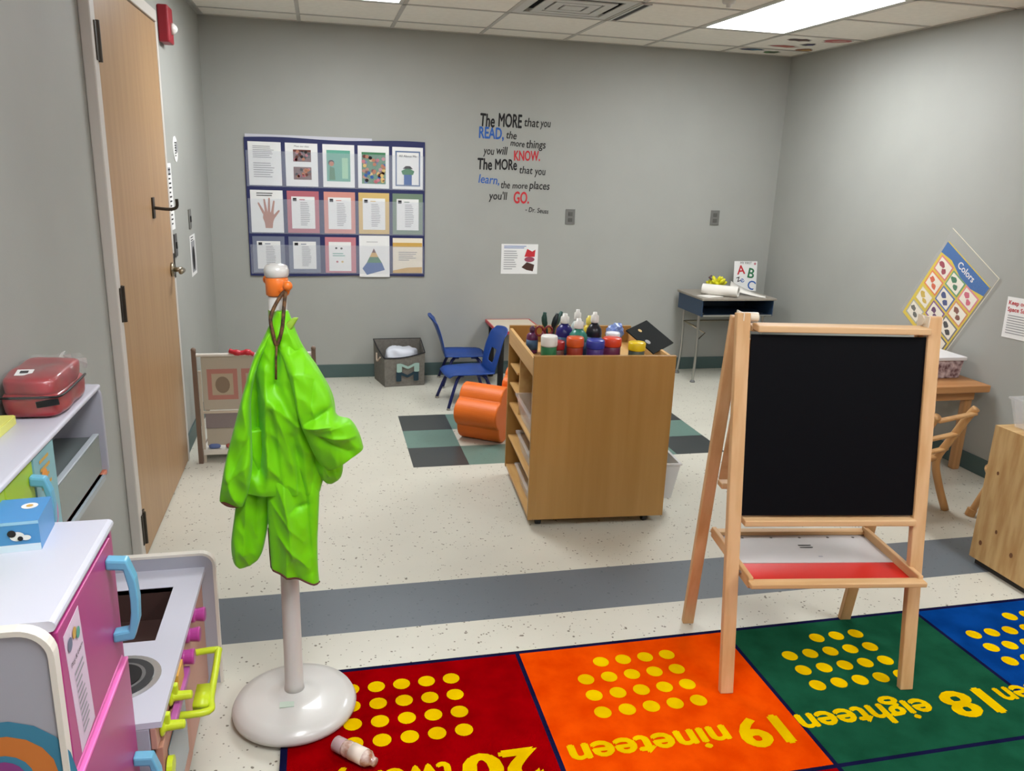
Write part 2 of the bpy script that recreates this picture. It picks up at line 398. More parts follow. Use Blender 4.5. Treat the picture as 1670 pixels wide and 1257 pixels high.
# ---- left wall fittings
t = thing('fire_alarm', 'red fire alarm strobe high on the left wall beside the door', 'fire alarm', (XL, 4.56, 2.1))
obj('housing', box(XL, XL+.05, 4.48, 4.62, 2.1, 2.27), mat('alarm_red', (150, 30, 44), .4), t, bev=.008)
bm = NB(); lathe(bm, [(.028, 0), (.026, .012), (.012, .026), (0, .03)], n=20, M=T(XL+.05, 4.56, 2.17, 0, 0, PI/2)); obj('strobe_lens', bm, mat('lens_clear', (225, 225, 220), .15), t, smooth=True)
def lw(y, z): return T(XL+.002, y, z, PI/2)
bm = NB(); mats = [M_paper]; lathe(bm, [(.066, -.001), (.066, .002)], n=28, M=T(XL+.001, 4.72, 1.6, 0, 0, PI/2)); mats.append(M_ink)
art(bm, mats, [('circ', .03, .01, .03, M_ink, 1), ('lines', -.04, -.04, .03, .04, 6, M_dink)], T(XL+.004, 4.72, 1.6, PI/2)); bmesh.ops.recalc_face_normals(bm, faces=[f for f in bm.faces if f.material_index == 0])
setp(raw('round_sign', bm, mats), 'round white paper sign on the left wall beside the door', 'sign')
sheet('wall_notice', .13, .33, [('lines', .015, .02, .11, .31, 13, M_dink), ('rect', .02, .28, .1, .31, M_ink, 1)], lw(4.41, 1.2), M_paper, label='tall white printed notice beside the door edge, under the round sign', cat='notice')
def plate(name, y, z, h_, label, rgb):
    t = thing(name, label, 'wall plate', (XL, y, z)); m = mat(name+'_m', rgb, .45)
    obj('cover', box(XL, XL+.007, y-.036, y+.036, z, z+h_), m, t, bev=.002); obj('switch', box(XL+.007, XL+.012, y-.012, y+.012, z+h_*.35, z+h_*.65), M_black, t)
plate('light_switch', 4.5, 1.06, .117, 'dark switch plate on the left wall nearest the door', (70, 68, 66))
plate('wall_thermostat', 5.03, 1.16, .11, 'grey wall plate on the left wall above the paper picture', (104, 104, 100))
bm = NB(); sheet('hanging_picture_sign', .2, .235, [('rect', .03, .02, .17, .2, M_ink, 1), ('ell', .1, .1, .045, .07, M_dink, 2), ('lines', .03, .2, .17, .23, 2, M_dink)], lw(4.98, .885), M_paper, label='white paper sign with a dark picture low on the left wall', cat='sign'); bm.free()

# ---- back wall fittings
def outlet(x, z, label):
    t = thing('outlet_cover', label, 'wall plate', (x, YB, z-.056), group='grey plates on the back wall')
    obj('cover', box(x-.037, x+.037, YB-.006, YB, z-.057, z+.057), mat('plate_grey', (108, 108, 104), .5), t, bev=.002)
    bm = NB(); bx(bm, x-.017, x+.017, YB-.009, YB-.006, z+.008, z+.036); bx(bm, x-.017, x+.017, YB-.009, YB-.006, z-.036, z-.008)
    obj('socket', bm, mat('socket_grey', (84, 84, 80), .5), t, bev=.001)
outlet(1.838, 1.214, 'grey wall plate right of the painted reading quote'); outlet(3.033, 1.23, 'grey wall plate above the school desk')
# quote
def q(u, v): return (1.113+(u-780)*.00459+(v-182)*.00011, 1.937-(v-182)*.00434+(u-780)*.00022)
words = [('The', 782, 204, 24, 20, 'k', 1), ('MORE', 811, 205, 38, 21, 'k', 1), ('that', 853, 205, 24, 14, 'k', 0), ('you', 880, 206, 17, 10, 'k', 0),
         ('READ,', 780, 223, 40, 18, 'b', 1), ('the', 824, 224, 17, 12, 'k', 0), ('more', 831, 236, 23, 8, 'k', 0), ('things', 857, 240, 32, 13, 'k', 0),
         ('you', 788, 249, 17, 10, 'k', 0), ('will', 808, 249, 18, 13, 'k', 0), ('KNOW.', 837, 260, 43, 16, 'r', 1),
         ('The', 778, 273, 24, 18, 'k', 1), ('MORe', 806, 274, 36, 17, 'k', 1), ('that', 846, 281, 22, 12, 'k', 0), ('you', 872, 284, 18, 10, 'k', 0),
         ('learn,', 779, 295, 34, 14, 'b', 0), ('the', 816, 305, 15, 12, 'k', 0), ('more', 835, 306, 25, 8, 'k', 0), ('places', 863, 307, 34, 13, 'k', 0),
         ("you'll", 797, 323, 30, 13, 'k', 0), ('GO.', 837, 330, 26, 19, 'r', 1), ('- Dr. Seuss', 857, 345, 39, 8, 'k', 0)]
bm = NB(); mats = []; MI = {'k': M_dink, 'b': M_blue, 'r': M_red}
rr = random.Random(3)
for tx, u, v, wd, hh, col, big in words:
    x, z = q(u, v); cap = hh*.00434; size = cap/.7
    if not any(ch.isupper() or ch in 'tlhkd' for ch in tx): size = cap/.55
    art(bm, mats, [('text', tx, x, z, size, MI[col], {'w': wd*.00459, 'bold': .03 if big else .012, 'rot': -.03+rr.uniform(-.05, .05), 'ly': 2, 'shear': .1 if not big else 0})], T(0, YB-.0005, 0))
setp(raw('wall_quote_decal', bm, mats), 'painted reading quote in black, blue and red lettering on the back wall', 'wall decal')
sheet('safety_notice', .285, .225, [('lines', .02, .19, .24, .215, 2, M_blue), ('lines', .02, .03, .13, .18, 9, M_ink), ('poly', [(.18, .13), (.2, .19), (.24, .17), (.265, .185), (.26, .13)], M_red, 1),
      ('ell', .22, .11, .04, .02, mat('mauve', (150, 70, 90), .7), 2), ('poly', [(.16, .05), (.2, .09), (.26, .07), (.25, .02), (.2, .03)], mat('dkbrown', (70, 44, 36), .7), 1)],
      T(1.312, YB-.003, .78, 0), M_paper, label='white printed notice with a red picture on the back wall below the quote', cat='notice')

# pocket chart
M_navy = mat('navy_nylon', (30, 36, 84), .6)
t = thing('pocket_chart', 'navy blue pocket chart of fifteen pockets hanging on the back wall', 'pocket chart', (.115, YB, .75))
bm = NB(); n = 24
P_ = []
for i in range(n+1):
    u = i/n; x = -.497+u*1.228
    top = 1.70+.006*math.sin(u*9)+.01*u; bot = .762-.004*math.sin(u*7)
    P_.append((x, top, bot))
prism(bm, [(x, b) for x, a, b in P_]+[(x, a) for x, a, b in P_[::-1]], .008, T(0, YB-.012, 0))
obj('backing', bm, M_navy, t)
bm = NB(); bx(bm, -.49, .36, YB-.008, YB-.001, 1.695, 1.722); obj('header_strip', bm, mat('header_grey', (196, 196, 204), .6), t)
M_vinyl = mat('clear_vinyl', (220, 225, 235), .12, alpha=.12)
colx = [-.482, -.238, .012, .252, .492]; rowz = [(1.385, 1.675), (1.065, 1.355), (.785, 1.04)]
for r_, (z0, z1) in enumerate(rowz):
    obj('clear_pocket', box(-.49, .725, YB-.0165, YB-.0158, z0-.008, z1-.06), M_vinyl, t)
def col(nm, rgb): return mat('print_'+nm, rgb, .7)
c_teal = col('teal', (92, 160, 140)); c_skin = col('skin', (176, 120, 96)); c_rose = col('rose', (176, 98, 108)); c_sal = col('salmon', (204, 140, 128)); c_tan = col('tan', (206, 176, 110)); c_sage = col('sage', (110, 130, 110))
c_slate = col('slate', (110, 116, 136)); c_pink = col('pink', (190, 120, 128)); c_brown = col('brown', (98, 52, 44)); c_green = col('green', (60, 120, 80)); c_cream = col('cream', (226, 216, 196)); c_gold = col('gold', (200, 160, 80)); c_navy = col('navyp', (50, 90, 150))
def framed(cf): return [('rect', .028, .03, .18, .25, M_paper, 1), ('rect', .038, .218, .062, .24, M_dink, 2), ('lines', .085, .05, .15, .215, 13, M_ink), ('lines', .08, .22, .13, .238, 1, cf)]
rnd = random.Random(5)
crowd = [('rect', .025, .03, .185, .245, c_green, 1)]+[('circ', rnd.uniform(.035, .175), rnd.uniform(.045, .22), .012, rnd.choice([c_brown, c_skin, c_pink, c_tan, M_dink, c_rose, c_navy]), 2+k % 5) for k in range(50)]
def photo(x0, z0, x1, z1, sd):
    r = random.Random(sd); return [('rect', x0, z0, x1, z1, c_brown, 1)]+[('circ', r.uniform(x0+.012, x1-.012), r.uniform(z0+.012, z1-.012), .01, r.choice([c_rose, M_dink, c_skin, c_brown]), 2+k % 4) for k in range(18)]
def hand():
    sh = []
    def seg(x0, z0, x1, z1, w_):
        dx, dz = x1-x0, z1-z0; l = math.hypot(dx, dz); px_, pz = -dz/l*w_, dx/l*w_
        return ('poly', [(x0+px_, z0+pz), (x0-px_, z0-pz), (x1-px_*.6, z1-pz*.6), (x1+dx/l*w_*.6, z1+dz/l*w_*.6), (x1+px_*.6, z1+pz*.6)], c_skin, 2)
    sh += [('poly', [(.09, .03), (.135, .03), (.14, .07), (.15, .1), (.145, .14), (.08, .14), (.075, .1), (.085, .07)], c_skin, 1)]
    sh += [seg(.083, .13, .05, .2, .009), seg(.098, .135, .088, .225, .009), seg(.115, .135, .12, .232, .009), seg(.135, .13, .15, .215, .009), seg(.14, .1, .18, .15, .01)]
    return sh
cards = [
 ('white letter page filled with small grey text', M_paper, [('lines', .03, .18, .18, .265, 7, M_ink), ('lines', .03, .05, .18, .155, 7, M_ink)]),
 ('white page with two brown group photographs', M_paper, [('text', 'Meet our class', .105, .262, .016, M_dink, {'al': 'c'})]+photo(.05, .165, .165, .245, 1)+photo(.05, .045, .165, .13, 2)),
 ('green picture page of a child beside a board', M_paper, [('rect', .025, .04, .18, .25, c_teal, 1), ('circ', .055, .165, .02, M_dink, 2), ('circ', .057, .158, .016, c_skin, 3), ('poly', [(.04, .05), (.08, .05), (.075, .13), (.045, .14)], c_green, 2), ('rect', .125, .06, .165, .2, col('mint', (150, 196, 160)), 2)]),
 ('picture page crowded with many little figures', M_paper, crowd),
 ('white page with a blue frame and a green and blue figure', M_paper, [('rect', .02, .02, .19, .262, col('bluegrey', (96, 116, 150)), 1), ('rect', .03, .03, .18, .252, M_paper, 2), ('poly', [(.07, .14), (.09, .16), (.12, .16), (.14, .14)], M_dink, 3), ('poly', [(.07, .1), (.14, .1), (.15, .125), (.105, .15), (.06, .125)], c_green, 3), ('rect', .078, .03, .132, .1, c_navy, 3), ('text', 'All About Me', .105, .22, .022, M_dink, {'al': 'c', 'ly': 4})]),
 ('white page with a brown hand drawing', M_paper, [('lines', .04, .245, .18, .275, 2, M_dink)]+hand()),
 ('rose framed list page, second in the middle row', c_rose, framed(c_rose)), ('salmon framed list page, centre of the middle row', c_sal, framed(c_sal)), ('tan framed list page, fourth in the middle row', c_tan, framed(c_tan)), ('sage green framed list page at the right end of the middle row', c_sage, framed(c_sage)),
 ('slate framed list page at the left end of the bottom row', c_slate, framed(c_slate)), ('slate framed list page, second in the bottom row', c_slate, framed(c_slate)),
 ('pink framed page with four little faces', c_pink, [('rect', .025, .015, .175, .25, M_paper, 1)]+[('circ', a, b, .008, m_, 2) for a, b, m_ in ((.075, .2, M_dink), (.11, .198, M_dink), (.08, .09, c_rose), (.115, .09, c_tan))]+[('lines', .05, .13, .15, .165, 2, c_teal)]),
 ('white page with a rainbow pyramid drawing', M_paper, [('poly', [(.02, .06), (.05, .015), (.175, .05), (.155, .1), (.05, .1)], c_navy, 1), ('poly', [(.05, .1), (.155, .1), (.13, .14), (.07, .14)], c_green, 1), ('poly', [(.07, .14), (.13, .14), (.115, .17), (.085, .17)], c_gold, 1), ('poly', [(.085, .17), (.115, .17), (.1, .2)], c_brown, 1), ('lines', .05, .24, .15, .25, 1, M_ink)]),
 ('gold edged page with a short grey text', c_cream, [('rect', 0, .215, .205, .25, c_gold, 1), ('poly', [(0, 0), (.205, 0), (.205, .05), (.1, .045), (0, .02)], c_gold, 1), ('lines', .04, .1, .17, .18, 5, M_ink)])]
for i, (lb, base, sh) in enumerate(cards):
    x = colx[i % 5]; z0, z1 = rowz[i//5]; hgt = z1-z0
    if i == 13: hgt = .3; z0 -= .03
    sc = hgt/.29
    sh2 = []
    for a in sh: sh2.append(a)
    M = T(x+.008, YB-.0145, z0) @ Matrix.Diagonal((1.04, 1, sc, 1))
    sheet('pocket_card', .208, .288, sh2, M, base, label=lb+' in the chart', cat='card', group='cards in the pocket chart', t=.001)

# ================================================================ RUG
def rugm(nm, a, b): return mat('rug_'+nm, a, .95, rgb2=b, vscale=9, bump=.35, bscale=420, spec=.0)
r_navy = rugm('navy', (24, 24, 60), (18, 18, 48)); r_red = rugm('red', (146, 0, 6), (126, 0, 4)); r_or = rugm('orange', (226, 76, 4), (206, 58, 0)); r_gr = rugm('green', (26, 80, 56), (20, 68, 46))
r_bl = rugm('blue', (10, 62, 132), (6, 50, 112)); r_yl = rugm('yellow', (226, 188, 0), (210, 168, 0)); r_pu = rugm('purple', (90, 40, 120), (80, 34, 104))
bm = NB(); mats = [r_navy]; bx(bm, -.15, 3.5, -1.2, 2.287, 0, .009); bmesh.ops.recalc_face_normals(bm, faces=bm.faces[:])
RM = T(0, 0, .009, 0, -PI/2)
RX = [-.138, .597, 1.352, 2.14, 2.9, 3.49]; RY = [2.277, 1.602, .93, .26, -.42, -1.19]
cols_ = [[r_red, r_or, r_gr, r_bl, r_pu], [r_bl, r_red, r_gr, r_or, r_yl], [r_gr, r_bl, r_red, r_pu, r_or], [r_or, r_gr, r_bl, r_red, r_gr], [r_red, r_yl, r_or, r_gr, r_bl]]
sh = []
for j in range(5):
    for i in range(5): sh.append(('rect', RX[i]+.007, RY[j+1]+.007, RX[i+1]-.007, RY[j]-.007, cols_[j][i], 1))
def dots(xr, n0, w=5):
    for r_ in range(4):
        k = n0 if r_ == 0 else w
        for q_ in range(k): sh.append(('circ', xr-q_*.078, 2.178-r_*.081, .0265, r_yl, 2))
dots(.36, 5); dots(1.094, 4); dots(1.82, 3); dots(2.56, 2)
for q_ in range(1): pass
for num, wd, x, wx, ww in (('20', 'twenty', .545, .305, .34), ('19', 'nineteen', 1.325, 1.12, .485), ('18', 'eighteen', 2.055, 1.805, .458), ('17', 'seventeen', 2.83, 2.56, .5)):
    sh.append(('text', num, x, 1.825, .165, r_yl, {'bold': .045, 'rot': PI, 'w': {'20': .22, '19': .155, '18': .172, '17': .15}[num], 'ly': 2}))
    sh.append(('text', wd, wx, 1.815, .125, r_yl, {'bold': .034, 'rot': PI, 'w': ww, 'ly': 2}))
art(bm, mats, sh, RM, e=.0008)
setp(raw('number_rug', bm, mats), 'colourful counting rug of red, orange, green and blue number squares on the floor', 'rug')

# ================================================================ EASEL
W1 = woodm('pine_z', (214, 174, 128), (198, 154, 104), 'z', .5, 1.3, .03); W1x = woodm('pine_x', (216, 178, 132), (200, 158, 108), 'x', .5, 1.3, .03); W1y = woodm('pine_y', (214, 174, 128), (198, 154, 104), 'y', .5, 1.3, .03)
ea = thing('chalkboard_easel', "child's wooden easel with a black chalkboard and red tray standing on the rug", 'easel', (1.198, 1.959, .009), -.148)
top = 1.18; fv = lambda z: .155*z/top
def fx(z): return -.022*z/top
def bar(name, p0, p1, wx, wy, m, par=ea, **k):
    """square bar from p0 to p1 in the parent's frame"""
    bm = NB(); p0 = Vector(p0); p1 = Vector(p1); d = p1-p0; zz = d.normalized(); xx = Vector((1, 0, 0)) if abs(zz.x) < .9 else Vector((0, 1, 0))
    yy = zz.cross(xx).normalized(); xx = yy.cross(zz)
    M = Matrix(((xx.x, yy.x, zz.x, p0.x), (xx.y, yy.y, zz.y, p0.y), (xx.z, yy.z, zz.z, p0.z), (0, 0, 0, 1)))
    bx(bm, -wx/2, wx/2, -wy/2, wy/2, 0, d.length, M)
    return obj(name, bm, m, par, local=True, bev=k.pop('bev', .003), **k)
for x in (0, .59): bar('front_leg', (x, 0, 0), (x+fx(top), fv(top), top), .042, .024, W1)
for x in (-.0, .592): bar('back_leg', (x, .414, -.008), (x+fx(top)-.004, .185, 1.165), .04, .022, W1)
bar('top_rail', (.018, fv(1.135), 1.138), (.55, fv(1.135), 1.138), .055, .02, W1x).rotation_euler
bar('bottom_rail', (.018, fv(.552), .552), (.562, fv(.552), .552), .045, .02, W1x)
M = Matrix.Translation((0, fv(.57), .57)) @ Matrix.Rotation(-math.atan(.155/top), 4, 'X')
bm = NB(); bx(bm, .008, .562, -.004, .004, 0, .552, M); obj('chalkboard', bm, mat('slate_black', (7, 8, 12), .55, spec=.12), ea, local=True)
bv = lambda z: .405-.22*z/1.165
M = Matrix.Translation((0, bv(.6), .6)) @ Matrix.Rotation(math.atan(.22/1.165), 4, 'X')
bm = NB(); bx(bm, .012, .566, -.003, .003, 0, .5, M); obj('back_panel', bm, W1x, ea, local=True)
bar('back_rail', (.018, bv(.58), .58), (.565, bv(.58), .58), .045, .018, W1x); bar('back_rail', (.015, bv(1.13), 1.13), (.55, bv(1.13), 1.13), .05, .018, W1x)
# tray
for x in (.03, .565): bar('tray_side_rail', (x, -.015, .39), (x, .335, .39), .016, .036, W1y)
bar('tray_front_rail', (.022, -.022, .39), (.573, -.022, .39), .036, .016, W1x); bar('tray_back_rail', (.022, .33, .39), (.573, .33, .39), .03, .014, W1x)
bm = NB(); bx(bm, .038, .557, -.014, .125, .374, .38); obj('tray_panel', bm, mat('tray_red', (196, 22, 10), .35), ea, local=True, label='glossy red tray panel')
bm = NB(); mats = [mat('tray_white', (196, 192, 190), .25)]; bx(bm, .038, .557, .125, .323, .374, .382); bmesh.ops.recalc_face_normals(bm, faces=bm.faces[:])
art(bm, mats, [('lines', .29, .22, .34, .25, 2, M_dink), ('rect', .325, .16, .34, .168, M_ink, 1)]+[('circ', a, .3, .005, M_bronze, 1) for a in (.12, .22, .32, .42, .51)], T(0, 0, .382, 0, -PI/2))
o = raw('tray_panel', bm, mats); o.matrix_basis = o.matrix_basis; o.parent = ea; o['label'] = 'pale grey rear tray panel with small printed marks'
for x in (-.0, .57):
    bm = NB(); cyl(bm, (x-.03, .17, 1.165), (x+.03, .17, 1.165), .014, n=16); bx(bm, x-.024, x-.021, .14, .2, 1.12, 1.18); obj('hinge', bm, mat('hinge_cream', (222, 210, 190), .4), ea, local=True)
for x in (.024, .571):
    bm = NB(); cyl(bm, (x-.008, .05, .39), (x+.008, .05, .39), .007, n=12); obj('bolt', bm, M_chrome, ea, local=True)

# ================================================================ ART CART
Wc = woodm('cart_birch', (166, 126, 70), (158, 118, 62), 'z', .3, 1, .01); Wcx = woodm('cart_birch_edge', (206, 166, 108), (190, 146, 88), 'y', .4, 1.2, .02)
ct = thing('rolling_art_cart', 'wooden rolling art cart with open side shelves and a recessed top full of paint bottles', 'cart', (.864, 3.205, 0), -.067)
CW, CD, CT = .635, .68, .803
def lbx(name, a, m, par=ct, bev=.002, **k): return obj(name, box(*a), m, par, local=True, bev=bev, **k)
lbx('side_panel', (0, CW, 0, .018, .045, CT), Wc); lbx('side_panel', (0, CW, CD-.018, CD, .045, CT), Wc)
lbx('base_board', (.004, CW-.004, .018, CD-.018, .045, .063), Wcx); lbx('top_tray', (.004, CW-.004, .018, CD-.018, .705, .72), Wcx)
lbx('apron', (0, .016, .018, CD-.018, .712, .79), Wcx); lbx('apron', (CW-.016, CW, .018, CD-.018, .712, .79), Wcx)
lbx('divider', (.31, .325, .018, CD-.018, .063, .705), Wcx); lbx('divider', (.02, .31, .44, .452, .4, .705), Wcx)
lbx('shelf', (.01, .31, .452, CD-.018, .6, .61), Wcx); lbx('shelf', (.01, .31, .452, CD-.018, .5, .51), Wcx); lbx('shelf', (.01, .31, .018, CD-.018, .39, .402), Wcx); lbx('shelf', (.01, .31, .018, CD-.018, .215, .227), Wcx); lbx('shelf', (.325, CW-.01, .018, CD-.018, .3, .312), Wcx)
for x in (.06, CW-.07):
    for y in (.06, CD-.06):
        bm = NB(); cyl(bm, (x-.012, y, .0215), (x+.012, y, .0215), .0215, n=20); bx(bm, x-.016, x+.016, y-.012, y+.012, .036, .045); obj('caster', bm, M_black, ct, local=True)
M_clear = mat('clear_plastic', (226, 226, 226), .12, alpha=.24, spec=.6)
M_frost = mat('frosted_plastic', (222, 222, 220), .35, alpha=.75)
def bin_(name, x0, x1, y0, y1, z0, z1, label, M0, stuffc=None, grp=None, m=None):
    """tapered open bin with a rolled rim"""
    cxx, cyy = (x0+x1)/2, (y0+y1)/2; hw, hd = (x1-x0)/2, (y1-y0)/2
    loc = M0 @ Vector((cxx, cyy, z0)); t = thing(name, label, 'bin', loc, M0.to_euler().z, grp)
    bm = NB(); h = z1-z0
    def ring(k, z, off=0): return [bm.verts.new(((hw*k+off)*sx, (hd*k+off)*sy, z)) for sx, sy in ((-1, -1), (1, -1), (1, 1), (-1, 1))]
    rs = [ring(.84, .002), ring(.98, h-.008), ring(.98, h-.008, .006), ring(.98, h, .006), ring(.98, h), ring(.96, h, -.003), ring(.82, .006)]
    for a, b in zip(rs, rs[1:]):
        for i in range(4): bm.faces.new((a[i], a[(i+1) % 4], b[(i+1) % 4], b[i]))
    bm.faces.new(rs[0][::-1]); bm.faces.new(rs[-1])
    obj('tub', bm, m or M_clear, t, local=True)
    if stuffc:
        r = random.Random(int(x0*1000))
        for k in range(5):
            a = r.uniform(-hw*.5, hw*.5); b = r.uniform(-hd*.5, hd*.5); bm = NB(); bx(bm, -.03, .03, -.02, .02, 0, .03, T(0, 0, 0, r.uniform(0, 3)))
            M_ = M0 @ Matrix.Translation((cxx+a*.9, cyy+b*.9, z0+.008+.0305*(k//2)))
            bm.transform(M_); setp(obj('toy_block', bm, mat('toy%d' % (hash(stuffc[k % len(stuffc)]) % 999), stuffc[k % len(stuffc)], .4), bev=.003), 'small '+['blue', 'red', 'white', 'green', 'grey'][k]+' toy piece inside the '+label.split(' standing')[0].split(' on ')[0].split(' sticking')[0], 'toy', 'toy pieces in clear bins')
    return t
CM = wm(ct)
bin_('storage_bin', .0, .29, .04, .42, .403, .52, 'clear bin on the upper cart shelf', CM, None, 'clear bins in the cart')
bin_('storage_bin', .01, .29, .05, .42, .228, .33, 'clear bin on the middle cart shelf holding blue and grey pieces', CM, [(60, 90, 140), (150, 150, 150), (200, 196, 190), (80, 110, 100), (120, 120, 120)], 'clear bins in the cart')
bin_('storage_bin', .01, .29, .05, .42, .064, .16, 'shallow clear bin on the bottom board of the cart', CM, None, 'clear bins in the cart')
bin_('storage_bin', .4, .755, .12, .42, .064, .25, 'frosted bin sticking out of the right side of the cart', CM, None, 'clear bins in the cart', M_frost)

def bottle(name, x, y, z0, z1, r, body, cap, label, kind='bottle', ro=0):
    t = thing(name, label, 'bottle' if kind == 'bottle' else 'jar', (x, y, z0), ro); h = z1-z0
    if kind == 'bottle':
        bm = NB(); lathe(bm, [(r*.95, 0), (r, .006), (r, h*.58), (r*.92, h*.66), (r*.6, h*.74), (r*.42, h*.76), (r*.42, h*.8)], n=20); obj('body', bm, body, t, local=True, smooth=True)
        bm = NB(); lathe(bm, [(r*.5, h*.79), (r*.52, h*.8), (r*.5, h*.93), (r*.3, h*.95), (r*.26, h), (0, h)], n=16); obj('cap', bm, cap, t, local=True, smooth=True)
        bm = NB(); lathe(bm, [(r*1.01, h*.14), (r*1.01, h*.5)], n=20); obj('paper_label', bm, mat(body.name+'_lab', tuple(min(255, 60+i*30) for i in range(3)), .6), t, local=True, smooth=True)
    else:
        bm = NB(); lathe(bm, [(r*.9, 0), (r, .01), (r, h*.72), (r*.9, h*.76)], n=24); obj('body', bm, body, t, local=True, smooth=True)
        bm = NB(); lathe(bm, [(r*1.04, h*.7), (r*1.08, h*.74), (r*1.08, h*.96), (r*1.0, h), (0, h)], n=24); obj('lid', bm, cap, t, local=True, smooth=True)
    return t
def pm(nm, rgb, r=.3): return mat('paint_'+nm, rgb, r)
wh = pm('white', (222, 220, 214)); Z0 = .7205
bottle('paint_jar', .95, 3.285, Z0, .875, .034, pm('green', (44, 112, 70)), wh, 'green paint jar with a white lid at the front left of the cart top', 'jar')
bottle('paint_jar', 1.352, 3.27, Z0, .843, .036, pm('dkgreen', (70, 80, 70)), pm('yellow', (224, 192, 30)), 'jar with a yellow lid at the front right of the cart top', 'jar')
bottle('paint_bottle', .962, 3.62, Z0, .85, .028, pm('plum', (96, 42, 80)), pm('plum'+'c', (70, 34, 60)), 'plum purple bottle at the far left of the cart top')
bottle('paint_bottle', 1.083, 3.5, Z0, .93, .04, pm('navy', (38, 32, 110)), wh, 'navy blue bottle with a white cap in the middle of the cart top')
bottle('paint_bottle', 1.118, 3.4, Z0, .925, .042, pm('teal', (50, 128, 112)), wh, 'teal bottle with a white cap beside the navy blue one')
bottle('paint_bottle', 1.15, 3.52, Z0, .945, .032, pm('clear', (190, 200, 196)), wh, 'pale bottle with a white cap behind the teal one')
bottle('paint_bottle', 1.21, 3.45, Z0, .945, .036, pm('ink', (24, 24, 34)), wh, 'black bottle with a white cap on the cart top')
bottle('paint_bottle', 1.235, 3.6, Z0, .9, .03, pm('mustard', (214, 190, 60)), pm('mustardc', (224, 204, 90)), 'yellow bottle behind the black one on the cart top')
bottle('paint_jar', 1.075, 3.305, Z0, .862, .036, pm('brick', (150, 50, 34)), pm('rust', (206, 84, 34)), 'dark jar with an orange lid at the front of the cart top', 'jar')
bottle('paint_jar', .998, 3.33, Z0, .84, .034, pm('umber', (110, 70, 64)), pm('crimson', (156, 40, 40)), 'brown jar with a crimson lid beside the green jar', 'jar')
bottle('paint_jar', 1.168, 3.3, Z0, .85, .038, pm('violet', (74, 50, 120)), pm('royal', (50, 60, 150)), 'violet jar with a blue lid at the front of the cart top', 'jar')
bottle('paint_jar', 1.262, 3.345, Z0, .848, .04, pm('wine', (100, 40, 70)), pm('scarlet', (214, 66, 40)), 'wine coloured jar with a scarlet lid on the cart top', 'jar')
bottle('paint_jar', 1.3, 3.44, Z0, .852, .03, pm('denim', (60, 90, 150)), pm('snow', (230, 232, 236)), 'blue jar with a white lid behind the scarlet one', 'jar')
# scissors
t = thing('scissors', 'maroon handled scissors standing among the bottles on the left of the cart', 'scissors', (.99, 3.52, Z0))
bm = NB()
for sx in (-1, 1): tube(bm, [(.022*sx+.018*math.cos(a), 0, .125+.022*math.sin(a)) for a in [i*PI/6 for i in range(13)]], .005, n=6)
obj('handle', bm, pm('maroon', (120, 36, 40)), t, local=True, smooth=True); bm = NB(); bx(bm, -.012, -.002, -.002, 0, 0, .11); bx(bm, .002, .012, 0, .002, 0, .11); obj('blade', bm, M_chrome, t, local=True)
# brush cup
t = thing('brush_cup', 'dark red cup holding thick teal and green brushes on the cart', 'cup', (1.045, 3.615, Z0))
bm = NB(); lathe(bm, [(.03, 0), (.036, .09), (.033, .09), (.028, .004), (0, .004)], n=20); obj('cup', bm, pm('cupred', (130, 36, 44)), t, local=True, smooth=True)
t0 = t
for k, (dx, dy, cl, l_) in enumerate(((-.008, .0, (38, 74, 66), 'dark green'), (.012, .006, (60, 96, 90), 'teal'), (.004, -.01, (30, 40, 44), 'black'))):
    b = thing('paint_brush', l_+' handled thick brush standing in the dark red cup', 'brush', (1.045+dx, 3.615+dy, Z0+.005)); bm = NB()
    tube(bm, [(0, 0, 0), (dx, dy, .1), (dx*2.6, dy*2, .15), (dx*3.4+.008, dy*2, .19)], [.006, .008, .014, .009], n=8, sm=3); obj('brush_handle', bm, pm('brush%d' % k, cl), b, local=True, smooth=True)
# foil wrap and palette
bm = NB(); bmesh.ops.create_icosphere(bm, subdivisions=3, radius=.042)
for v in bm.verts: v.co *= 1+.35*noise.noise(v.co*45)
bm.transform(T(1.345, 3.53, .835)); cyl(bm, (1.345, 3.53, Z0), (1.345, 3.53, .82), .018)
setp(obj('plastic_wrap_ball', bm, mat('blue_wrap', (150, 170, 214), .3, rgb2=(60, 90, 170), vscale=30)), 'crumpled blue and white plastic wrap on the cart beside the black palette', 'wrap')
Mp = T(1.465, 3.42, .815) @ Matrix.Rotation(.25, 4, 'Y') @ Matrix.Rotation(.5, 4, 'X') @ Matrix.Rotation(.75, 4, 'Z')
bm = NB(); mats = [mat('palette_black', (40, 42, 42), .9, spec=.1)]; bx(bm, -.09, .09, -.085, .085, 0, .006, Mp @ Matrix.Translation((0, 0, .02))); bx(bm, -.01, .01, -.01, .01, -.0945, .021, Matrix.Translation((1.44, 3.43, .815)))
bmesh.ops.recalc_face_normals(bm, faces=bm.faces[:])
art(bm, mats, [('circ', -.05, -.02, .014, M_ink, 1), ('circ', -.02, .05, .01, c_tan, 1)], Mp @ T(0, 0, .027, 0, -PI/2))
setp(raw('paint_palette', bm, mats), 'square black paint palette tilted up at the back right of the cart', 'palette')

